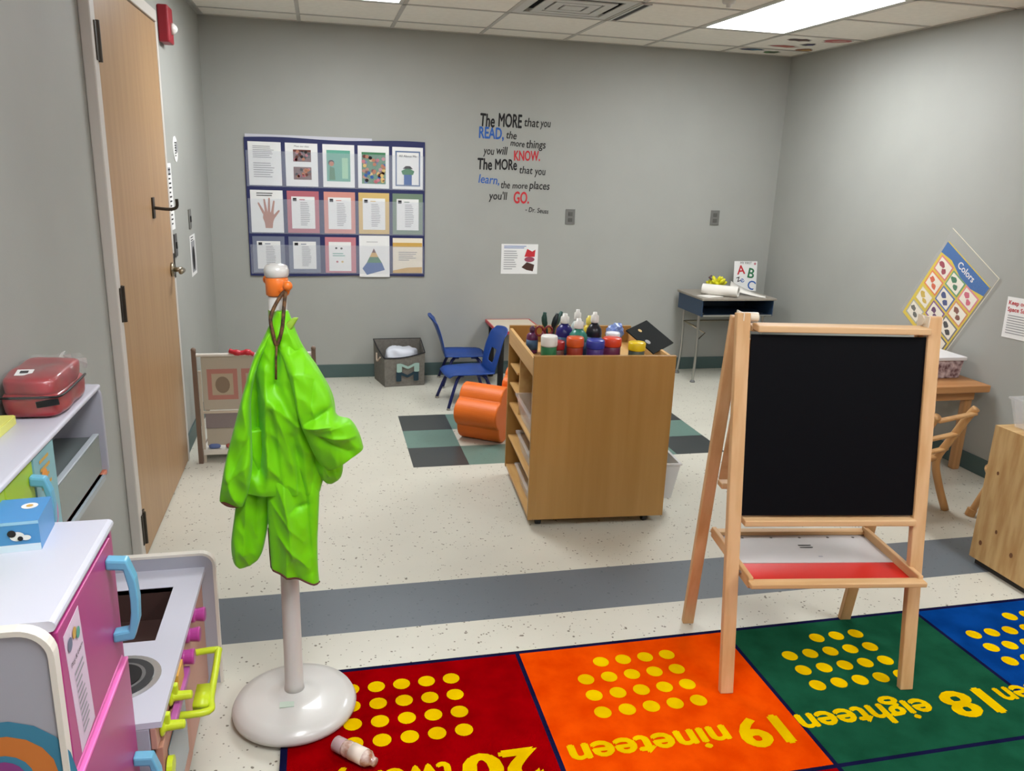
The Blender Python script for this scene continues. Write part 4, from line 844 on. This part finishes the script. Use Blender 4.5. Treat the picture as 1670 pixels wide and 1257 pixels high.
obj('lower_panel', box(-.62, -.09, 4.27, 4.274, .09, .19), mat('sling_beige', (176, 168, 152), .7), rk); obj('bottom_shelf', box(-.64, -.075, 4.25, 4.5, .045, .072), mat('shelf_white', (214, 210, 200), .5), rk)
for x, cl, nm in ((-.585, (90, 110, 160), 'blue'), (-.5, (160, 80, 74), 'red'), (-.42, (50, 90, 80), 'dark green')):
    setp(obj('toy_figure', blobbox(x-.03, x+.03, 4.26, 4.3, .0725, .1, 3, 3, .004), mat('toyfig_'+nm, cl, .5), smooth=True), 'little '+nm+' toy on the bottom shelf of the display rack', 'toy', 'toys on the rack shelf')
bm = NB(); tube(bm, [(-.48, 4.24, .612), (-.45, 4.235, .603), (-.42, 4.235, .6), (-.39, 4.235, .603), (-.36, 4.235, .59)], [.012, .016, .013, .017, .011], n=10, sm=4); setp(obj('red_toy', bm, mat('toy_red', (182, 40, 52), .35), smooth=True), 'shiny red toy lying on the top rod of the display rack', 'toy')

# felt storage bin
fb = thing('felt_storage_bin', 'grey felt storage bin with a letter M holding a white pillow, against the back wall', 'storage bin', (.53, 5.76, 0))
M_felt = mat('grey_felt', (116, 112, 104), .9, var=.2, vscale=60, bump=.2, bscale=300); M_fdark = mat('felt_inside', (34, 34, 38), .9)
A, B, Cc, Dd = Vector((.41, 5.63)), Vector((.705, 5.665)), Vector((.70, 5.9)), Vector((.35, 5.89))
def wallstrip(pts_b, pts_t, th=.004):
    bm = NB(); n = len(pts_b); v0 = [bm.verts.new((p.x, p.y, 0.001)) for p in pts_b]; v1 = [bm.verts.new(p) for p in pts_t]
    for i in range(n-1): bm.faces.new((v0[i], v0[i+1], v1[i+1], v1[i]))
    return bm
def path(P, Q, n, sag, z0, z1, out=0):
    r = []
    for i in range(n+1):
        u = i/n; p = P.lerp(Q, u); r.append(Vector((p.x, p.y, z0+(z1-z0)*u-sag*math.sin(PI*u))))
    return r
ring_t = path(A*1.0, B, 8, .015, .215, .245)[:-1]+path(B, Cc, 6, .0, .245, .30)[:-1]+path(Cc, Dd, 6, .0, .30, .30)[:-1]+path(Dd, A, 6, .01, .30, .215)
ring_b = [Vector(((p.x-.55)*.97+.55, (p.y-5.77)*.97+5.77, 0)) for p in ring_t]
bm = wallstrip(ring_b, ring_t); bmesh.ops.remove_doubles(bm, verts=bm.verts[:], dist=1e-4); bm.faces.new([v for v in bm.verts if v.co.z < .002][:3]) if False else None
bot = sorted([v for v in bm.verts if v.co.z < .002], key=lambda v: math.atan2(v.co.y-5.77, v.co.x-.55)); bm.faces.new(bot)
o = obj('body', bm, M_felt, fb); sd = o.modifiers.new('solid', 'SOLIDIFY'); sd.thickness = .006; sd.offset = -1
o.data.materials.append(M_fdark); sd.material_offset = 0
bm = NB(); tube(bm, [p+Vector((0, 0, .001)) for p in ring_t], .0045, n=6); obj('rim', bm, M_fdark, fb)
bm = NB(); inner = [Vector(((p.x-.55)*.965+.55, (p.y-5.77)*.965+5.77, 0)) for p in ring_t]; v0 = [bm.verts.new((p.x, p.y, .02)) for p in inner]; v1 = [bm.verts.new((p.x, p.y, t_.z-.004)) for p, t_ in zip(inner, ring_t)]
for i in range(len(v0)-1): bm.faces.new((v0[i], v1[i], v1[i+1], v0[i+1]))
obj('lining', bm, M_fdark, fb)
an = math.atan2(B.y-A.y, B.x-A.x); Mf = T(A.x+.012*0, A.y-.006, 0, an) @ Matrix.Translation((.075, 0, .05))
bm = NB(); mats = [mat('m_mint', (150, 178, 168), .7), mat('m_navy', (24, 50, 62), .7)]
art(bm, mats, [('text', 'M', 0, 0, .2, mats[1], {'bold': .03, 'w': .165, 'ly': 1}), ], Mf @ Matrix.Translation((0, 0, -.008)) @ Matrix.Diagonal((1, 1, .5, 1)))
art(bm, mats, [('text', 'M', 0, 0, .2, mats[0], {'bold': .03, 'w': .165, 'ly': 3})], Mf @ Matrix.Translation((0.004, 0, .06)) @ Matrix.Diagonal((1, 1, .45, 1)))
raw('letter', bm, mats, fb)['label'] = 'pale mint and dark blue letter M'
bm = NB(); p0 = A.lerp(Dd, .62); p1 = A.lerp(Dd, .3); tube(bm, [(p0.x-.006, p0.y, .22), ((p0.x+p1.x)/2-.016, (p0.y+p1.y)/2, .17), (p1.x-.006, p1.y, .205)], .006, sm=4); obj('handle', bm, mat('handle_tan', (190, 170, 150), .6), fb, smooth=True)
bm = blobbox(.43, .66, 5.70, 5.87, .12, .262, 8, 3, .02, 2); setp(obj('white_pillow', bm, mat('pillow_white', (214, 218, 226), .7), smooth=True), 'crumpled white pillow inside the grey felt storage bin', 'pillow')

# blue stacking chairs
M_blu = mat('chair_blue', (26, 66, 140), .38); M_navyleg = mat('leg_navy', (20, 30, 88), .35, .2)
def stack_chair(x, y, rz, label, hole=True, sh_=.27):
    """seat faces local +x"""
    t = thing('plastic_chair', label, 'chair', (x, y, 0), rz, 'blue classroom chairs'); hw = .15
    bm = NB(); nx, ny = 12, 8; G = []
    for i in range(nx+1):
        u = i/nx; X = -.15+.31*u; row = []
        for j in range(ny+1):
            v = j/ny*2-1; W = hw*(.9+.1*math.sin(PI*min(u+.2, 1))) * (1-.1*(max(0, u-.8)/.2)**2)
            z = sh_-.012*math.sin(PI*u)*(1-v*v)-.02*max(0, (u-.85)/.15)**2+.012*v*v
            row.append(bm.verts.new((X, v*W, z)))
        G.append(row)
    for a, b in zip(G, G[1:]):
        for j in range(ny): bm.faces.new((a[j], a[j+1], b[j+1], b[j]))
    o = obj('seat', bm, M_blu, t, local=True, smooth=True); m_ = o.modifiers.new('s', 'SOLIDIFY'); m_.thickness = .009
    bm = NB(); G = []; nz = 14; ny = 12
    for i in range(nz+1):
        u = i/nz; z = sh_-.005+.3*u; X = -.145-.03*u-.05*u*u+(.0 if u < .92 else -.01); row = []
        for j in range(ny+1):
            v = j/ny*2-1; W = hw*(.78+.25*math.sin(PI*min(u*.9+.1, 1))) if u < .85 else hw*(.93-1.6*(u-.85)**1.2)
            row.append(bm.verts.new((X-.03*(1-v*v)*u, v*W, z-.012*(v*v)*(u > .9))))
        G.append(row)
    for i in range(nz):
        for j in range(ny):
            if hole and 3 <= i <= 6 and 4 <= j <= 7: continue
            bm.faces.new((G[i][j], G[i][j+1], G[i+1][j+1], G[i+1][j]))
    o = obj('backrest', bm, M_blu, t, local=True, smooth=True); m_ = o.modifiers.new('s', 'SOLIDIFY'); m_.thickness = .009; m2 = o.modifiers.new('b', 'SUBSURF'); m2.levels = 1; m2.render_levels = 1
    for sy in (-1, 1):
        for sx, fxx in ((.1, .17), (-.1, -.17)):
            bm = NB(); tube(bm, [(sx*.5, sy*.07, sh_-.018), (sx, sy*.11, sh_-.03), (fxx, sy*.15, .012)], .011, n=10, sm=3); l = obj('leg', bm, M_navyleg, t, local=True, smooth=True)
            bm = NB(); cyl(bm, (fxx-.002*sx, sy*.15, 0), (fxx-.002, sy*.15, .014), .014, .013); obj('foot_cap', bm, M_chrome, l, local=True)
    return t
stack_chair(.935, 5.2, PI+.12, 'blue plastic child chair nearest the cart, its backrest with a hole on the right', True, .225)
stack_chair(1.0, 5.71, -.05, 'blue plastic child chair by the back wall, facing right towards the table', False, .225)

# low table behind the cart
tb = thing('activity_table', 'low beige child table with a red edge and black legs behind the art cart', 'table', (1.35, 5.7, 0))
obj('tabletop', box(1.208, 1.54, 5.475, 5.93, .415, .433), mat('table_beige', (208, 196, 176), .4), tb, bev=.004)
bm = NB(); bx(bm, 1.2, 1.548, 5.468, 5.475, .413, .434); bx(bm, 1.2, 1.208, 5.475, 5.93, .413, .434); bx(bm, 1.54, 1.548, 5.475, 5.93, .413, .434); bx(bm, 1.2, 1.548, 5.93, 5.938, .413, .434); obj('edge_band', bm, mat('edge_red', (196, 60, 66), .4), tb)
for x in (1.24, 1.5):
    for y in (5.53, 5.88):
        bm = NB(); cyl(bm, (x, y, 0), (x, y, .415), .022); obj('leg', bm, M_black, tb)
# orange foam flower seat
M_org = mat('foam_orange', (226, 110, 30), .45, var=.1, vscale=6, bump=.05, bscale=80)
fs = thing('foam_seat', 'bright orange scalloped foam seat on the floor left of the art cart', 'foam seat', (1.11, 4.5, 0), -.62)
pts = []
lob = [(-.0, .105, .115), (.0, .245, .085)]
outline = []
for i in range(96):
    a = 2*PI*i/96; r = .14+.034*abs(math.sin(2.5*a+.3)); outline.append((r*math.cos(a), .165+r*math.sin(a)*.98))
mz = min(b for a, b in outline); outline = [(a, b-mz+.002) for a, b in outline]
bm = NB(); prism(bm, outline, .27, T(0, -.13, 0, PI/2)); o = obj('seat_base', bm, M_org, fs, local=True, bev=.02); o.modifiers['bevel'].segments = 4
bm = NB(); o2 = [(a*.62, b*.62+.2) for a, b in outline]; prism(bm, o2, .1, T(.02, -.15, 0, PI/2) @ Matrix.Translation((.22, 0, 0))); o = obj('back_cushion', bm, M_org, fs, local=True, bev=.018); o.modifiers['bevel'].segments = 4

# school desk
dk = thing('school_desk', 'school desk with a dark blue metal book box and chrome legs in the right corner', 'desk', (3.04, 5.6, 0))
M_lam = mat('desk_laminate', (150, 142, 130), .45, var=.12, vscale=30); M_dblue = mat('desk_blue', (44, 66, 92), .4)
DX0, DX1, DY0, DY1 = 2.755, 3.345, 5.46, 5.88
Md = Matrix.Identity(4)
obj('desktop', box(DX0-.01, DX1+.01, DY0-.02, DY1+.02, .652, .67), M_lam, dk, bev=.004)
bm = NB(); 
for a in ((DX0, DX0+.006, DY0, DY1, .53, .652), (DX1-.006, DX1, DY0, DY1, .53, .652), (DX0+.006, DX1-.006, DY1-.006, DY1, .53, .652), (DX0+.006, DX1-.006, DY0, DY1-.006, .53, .536)): bx(bm, *a)
obj('book_box', bm, M_dblue, dk); bm = NB(); cyl(bm, (DX0+.01, DY0, .536), (DX1-.01, DY0, .536), .008); obj('front_rail', bm, M_chrome, dk)
for x, sx in ((DX0+.03, -1), (DX1-.03, 1)):
    for y, sy in ((DY0+.09, -1), (DY1-.06, 1)):
        bm = NB(); tube(bm, [(x-.03*sx, y, .532), (x+.0*sx, y, .525), (x+.005*sx, y, .49), (x+.0*sx, y+.0*sy, .25), (x+.012*sx, y+.01*sy, .01)], .011, n=10, sm=4); l = obj('leg', bm, M_chrome, dk, smooth=True)
        bm = NB(); lathe(bm, [(.02, 0), (.02, .006), (.011, .02), (0, .02)], (x+.012*sx, y+.01*sy, 0), n=16); obj('foot_cap', bm, mat('foot_grey', (110, 110, 108), .5), l, smooth=True)
bm = NB()
for x in (DX0+.03, DX1-.03): tube(bm, [(x, DY0+.09, .43), (x, DY1-.06, .43)], .006, n=8); tube(bm, [(x, DY1-.06, .43), (x+(.12 if x < 3 else -.12), (DY0+DY1)/2, .36), (x, DY0+.09, .33)], .005, n=8)
tube(bm, [(DX0+.03, DY1-.06, .43), (DX1-.03, DY1-.06, .43)], .006, n=8); obj('brace', bm, M_nickel, dk)
# things on the desk
M_roll = mat('roll_paper', (224, 220, 212), .7)
bm = NB(); p0 = Vector((2.845, 5.66, .712)); p1 = Vector((3.05, 5.48, .712)); d_ = (p1-p0); Mr = Matrix.Translation(p0) @ d_.to_track_quat('Z', 'Y').to_matrix().to_4x4()
lathe(bm, [(.034, 0), (.04, 0), (.04, d_.length), (.034, d_.length), (.034, 0)], n=28, M=Mr); setp(obj('paper_roll', bm, M_roll, smooth=False), 'thick roll of white paper lying on the school desk', 'paper roll')
bm = NB(); bx(bm, 0, .16, 0, .12, 0, .002, T(2.80, 5.47, .6705, .3)); setp(obj('paper_sheet', bm, M_roll), 'loose white sheet on the left of the school desk', 'paper', 'papers on the school desk')
bm = NB(); n = 14
for i in range(n):
    a = i/n; b = (i+1)/n
    def P3(u, v): return Vector((3.13+.2*u-.06*v, 5.76-.2*u-.1*v, .672+.085*(1-u)**1.6*(1-.6*v)))
    q_ = [P3(a, 0), P3(a, 1), P3(b, 1), P3(b, 0)]; lo = [bm.verts.new(p) for p in q_]; bm.faces.new(lo)
bmesh.ops.remove_doubles(bm, verts=bm.verts[:], dist=1e-5); o = obj('curled_paper', bm, M_roll, smooth=True); m_ = o.modifiers.new('s', 'SOLIDIFY'); m_.thickness = .0015; m_.offset = 1
setp(o, 'curling white paper on the right of the school desk, in front of the letter card', 'paper', 'papers on the school desk')
sheet('alphabet_card', .2, .235, [('text', 'MY FIRST', .1, .212, .026, M_dink, {'al': 'c', 'w': .1}), ('text', 'A', .03, .13, .1, M_red, {'bold': .02, 'rot': .1}), ('text', 'B', .11, .11, .11, col('letgreen', (40, 110, 70)), {'bold': .02, 'rot': -.2}), ('text', 'z', .03, .07, .08, M_dink, {'rot': .3}), ('text', 'C', .11, .03, .1, M_blue, {'bold': .01, 'rot': -.4}), ('text', 'e', .07, .06, .07, M_blue, {'rot': .6}), ('circ', .18, .215, .01, c_pink, 1)], T(3.18, 5.80, .671, 0, -.12), M_paper, label='white alphabet card with red, green and blue letters standing on the school desk', cat='card', t=.004)
yf = thing('yellow_flower_toy', 'yellow plastic flower behind the paper roll on the school desk', 'toy', (3.0, 5.74, .6705))
bm = NB()
for k in range(14):
    r = random.Random(k); a = k*2.4; el = r.uniform(.2, 1.2); d_ = Vector((math.cos(a)*math.cos(el), math.sin(a)*math.cos(el), math.sin(el))); p = Vector((3.0, 5.74, .715)); tube(bm, [p, p+d_*.05, p+d_*r.uniform(.07, .095)], [.008, .014, .016, .006], n=6, sm=2)
obj('petals', bm, mat('flower_yellow', (216, 210, 30), .4), yf, smooth=True)
bm = NB(); cyl(bm, (3.0, 5.74, .6706), (3.0, 5.74, .74), .014); tube(bm, [(2.96, 5.73, .76), (2.93, 5.74, .79), (2.95, 5.74, .8)], .008, n=6); obj('stem', bm, mat('flower_brown', (96, 76, 80), .5), yf)

# ---- right wall
def rwall(y, z, a=0): return T(XR-.003, y, z, -PI/2) @ Matrix.Rotation(a, 4, 'Y')
PW, PH = .46, .622
Mp2 = rwall(4.312, .786, math.atan2(.236, .395))
# origin of the sheet is its lower-left corner; local x runs down-right along the wall
c_py = col('posteryellow', (216, 190, 40)); c_pb = col('posterblue', (10, 92, 160))
sh = [('rect', .02, .01, .44, .545, c_py, 1), ('poly', [(.02, .47), (.12, .485), (.23, .455), (.34, .455), (.44, .485), (.44, .545), (.02, .545)], c_pb, 2), ('text', 'Colors', .25, .487, .055, M_paper, {'al': 'c', 'bold': .02, 'ly': 3})]
pic = [[(150, 40, 60), (40, 110, 70), (200, 90, 110)], [(206, 84, 40), (40, 60, 120), (120, 60, 40)], [(200, 170, 60), (90, 40, 90), (40, 40, 44)], [(90, 90, 80), (70, 60, 50), (30, 30, 34)]]
brd = [[(214, 120, 110), (90, 150, 100), (214, 120, 130)], [(224, 120, 50), (70, 100, 160), (206, 130, 70)], [(206, 186, 80), (120, 70, 130), (110, 110, 110)], [(170, 170, 150), (150, 130, 100), (90, 90, 90)]]
for ci in range(3):
    for ri in range(4):
        x0 = .038+ci*.134; z1 = .455-ri*.112+(.01 if ci == 0 else 0); bb_ = col('pb%d%d' % (ci, ri), brd[ri % 4][ci] if False else brd[ri][ci]); pc = col('pp%d%d' % (ci, ri), pic[ri][ci]); r = random.Random(ci*7+ri)
        sh += [('rect', x0, z1-.1, x0+.124, z1, bb_, 3), ('rect', x0+.009, z1-.091, x0+.115, z1-.009, col('posterwhite', (232, 226, 210)), 4), ('poly', [(x0+.04+a*.8, z1-.04+b*.8) for a, b in blob(ci*5+ri, .03, .022, 9)], pc, 5), ('poly', [(x0+.078+a*.8, z1-.064+b*.8) for a, b in blob(ci*5+ri+50, .026, .02, 9)], pc, 6)]
pt_ = sheet('colors_poster', .42, .545, [], Mp2 @ Matrix.Translation((.02, 0, .0)), c_py, label='tilted yellow and blue poster of coloured pictures in a clear sleeve on the right wall', cat='poster')
bm = NB(); mats = []; art(bm, mats, sh, Mp2 @ Matrix.Translation((0, 0, -.005))); raw('printed_pictures', bm, mats, pt_)
bm = NB(); bx(bm, 0, PW, -.006, -.0052, 0, PH, Mp2); obj('clear_sleeve', bm, mat('sleeve', (225, 225, 225), .15, alpha=.05), pt_)
bm = NB(); bx(bm, 0, PW, -.007, -.005, PH-.004, PH, Mp2); bx(bm, PW-.003, PW, -.007, -.005, 0, PH-.004, Mp2); obj('sleeve_edge', bm, mat('sleeve_edge', (222, 216, 196), .3), pt_)
sheet('red_title_notice', .3, .215, [('text', 'Keep our', .012, .175, .032, M_red, {'bold': .02}), ('text', 'Space Safe', .012, .14, .032, M_red, {'bold': .02}), ('lines', .02, .02, .26, .125, 8, M_ink)], rwall(3.52, .785, -.03), M_paper, label='white notice with a red title at the right edge, right wall', cat='notice')

# right table
W2 = woodm('table_oak', (190, 138, 88), (170, 116, 68), 'x', .4, 1, .02); W2z = woodm('table_oak_leg', (184, 140, 96), (168, 122, 76), 'z', .4, 1, .02)
rt = thing('wooden_table', 'low brown wooden child table against the right wall behind the easel', 'table', (3.15, 3.8, 0))
obj('tabletop', box(2.78, 3.515, 3.495, 4.2, .478, .518), W2, rt, bev=.006); obj('apron', box(2.85, 3.48, 3.56, 3.58, .42, .478), W2, rt); obj('apron', box(2.85, 3.48, 4.12, 4.14, .42, .478), W2, rt)
for x in (2.86, 3.47):
    for y in (3.6, 4.1): bar('leg', Vector((x, y, 0))-Vector((3.15, 3.8, 0)), Vector((x, y, .478))-Vector((3.15, 3.8, 0)), .046, .046, W2z, rt, bev=.01)
bx_ = thing('patterned_tub', 'white lidded tub with a dark pink pattern on the wooden table', 'tub', (3.33, 3.76, .518))
bm = NB(); prism(bm, [(-.12, 0), (.12, 0), (.135, .1), (-.135, .1)], .19, T(3.33, 3.66, .5185)); obj('tub', bm, mat('tub_pattern', (200, 180, 180), .4, rgb2=(96, 60, 66), vscale=38), bx_, bev=.004)
bm = NB(); bx(bm, 3.185, 3.475, 3.65, 3.86, .6195, .64); obj('lid', bm, mat('lid_white', (220, 218, 220), .3), bx_, bev=.004)
# wooden child chairs
W3 = woodm('chair_beech', (196, 152, 100), (176, 130, 80), 'z', .4, 1, .02)
wc = thing('wooden_chair', 'small wooden ladder-back child chair between the easel and the wooden table', 'chair', (2.83, 3.08, 0), .3)
def lc(name, p0, p1, wx, wy, bev=.006): return bar(name, p0, p1, wx, wy, W3, wc, bev=bev)
HW = .15
for sx in (-1, 1):
    bm = NB(); tube(bm, [(sx*HW*1.02, -.03, .0), (sx*HW*.88, .02, .14), (sx*HW*.8, .04, .25), (sx*HW*.9, .0, .36), (sx*HW*.98, -.06, .5), (sx*HW*1.02, -.085, .545)], .019, n=10, sm=4, flat=1.0); obj('rear_leg', bm, W3, wc, local=True, smooth=True)
    bm = NB(); tube(bm, [(sx*HW*.92, .27, .25), (sx*HW, .31, .02)], .019, n=10); cyl(bm, (sx*HW, .312, .0), (sx*HW, .31, .03), .024); obj('front_leg', bm, W3, wc, local=True, smooth=True)
    lc('side_rail', (sx*HW*.93, .04, .235), (sx*HW*.93, .28, .235), .03, .02)
for z, y in ((.31, .02), (.4, -.02), (.52, -.085)): lc('slat', (-HW*1.0, y, z), (HW*1.0, y, z), .034, .014)
bm = NB(); bx(bm, -HW, HW, .03, .32, .25, .268); obj('seat', bm, W3, wc, local=True, bev=.006)
st_ = thing('wooden_stool', 'small wooden stool with splayed round legs behind the plywood shelf', 'stool', (3.2, 2.93, 0))
bm = NB(); lathe(bm, [(.135, 0), (.14, .01), (.14, .02), (.135, .025), (0, .025)], (0, 0, .23), n=32); obj('seat', bm, W3, st_, local=True)
for a in (2.55, .6, -.6, -2.2):
    bm = NB(); c_, s2 = math.cos(a), math.sin(a); cyl(bm, (.09*c_, .09*s2, .235), (.16*c_, .16*s2, .02), .016); cyl(bm, (.166*c_, .166*s2, 0), (.158*c_, .158*s2, .035), .023); obj('leg', bm, W3, st_, local=True, smooth=False)

# plywood shelf at the right edge
Mply = mat('plywood', (206, 172, 118), .5, rgb2=(182, 140, 86), vscale=2.2, stretch=(1, 14, 2.2), bump=.02)
ps = thing('plywood_shelf', 'low plywood shelf unit standing end-on at the right edge of the picture', 'shelf', (2.68, 2.31, 0))
bm = NB(); mats = [Mply]; bx(bm, 2.68, 2.698, 2.305, 2.606, .03, .62); bmesh.ops.recalc_face_normals(bm, faces=bm.faces[:])
kn = mat('ply_knot', (110, 70, 40), .6)
art(bm, mats, [('ell', .045, .08, .008, .011, kn, 1), ('ell', .11, .16, .006, .009, kn, 1), ('ell', .2, .1, .008, .011, kn, 1), ('ell', .06, .4, .006, .008, kn, 1), ('ell', .25, .3, .006, .01, kn, 1)], T(2.6795, 2.606, .03, -PI/2)); raw('end_panel', bm, mats, ps)
obj('top_board', box(2.698, 3.5, 2.305, 2.606, .602, .62), Mply, ps); obj('end_panel', box(3.482, 3.5, 2.305, 2.606, .03, .602), Mply, ps); obj('back_panel', box(2.698, 3.482, 2.596, 2.606, .03, .602), Mply, ps)
obj('shelf_board', box(2.698, 3.482, 2.31, 2.596, .3, .315), Mply, ps); obj('bottom_board', box(2.698, 3.482, 2.305, 2.596, .03, .048), Mply, ps)
obj('shadow_gap', box(2.7, 3.48, 2.315, 2.59, 0, .03), mat('shadow_gap_dark', (50, 46, 42), .7), ps)  # dark box stands in for the shadow gap under the shelf
I4 = Matrix.Identity(4)
bin_('storage_bin', 2.705, 3.1, 2.33, 2.59, .6205, .745, 'large clear bin of coloured blocks on top of the plywood shelf', I4, [(50, 80, 130), (190, 90, 60), (230, 226, 220), (50, 110, 90), (60, 80, 90)])
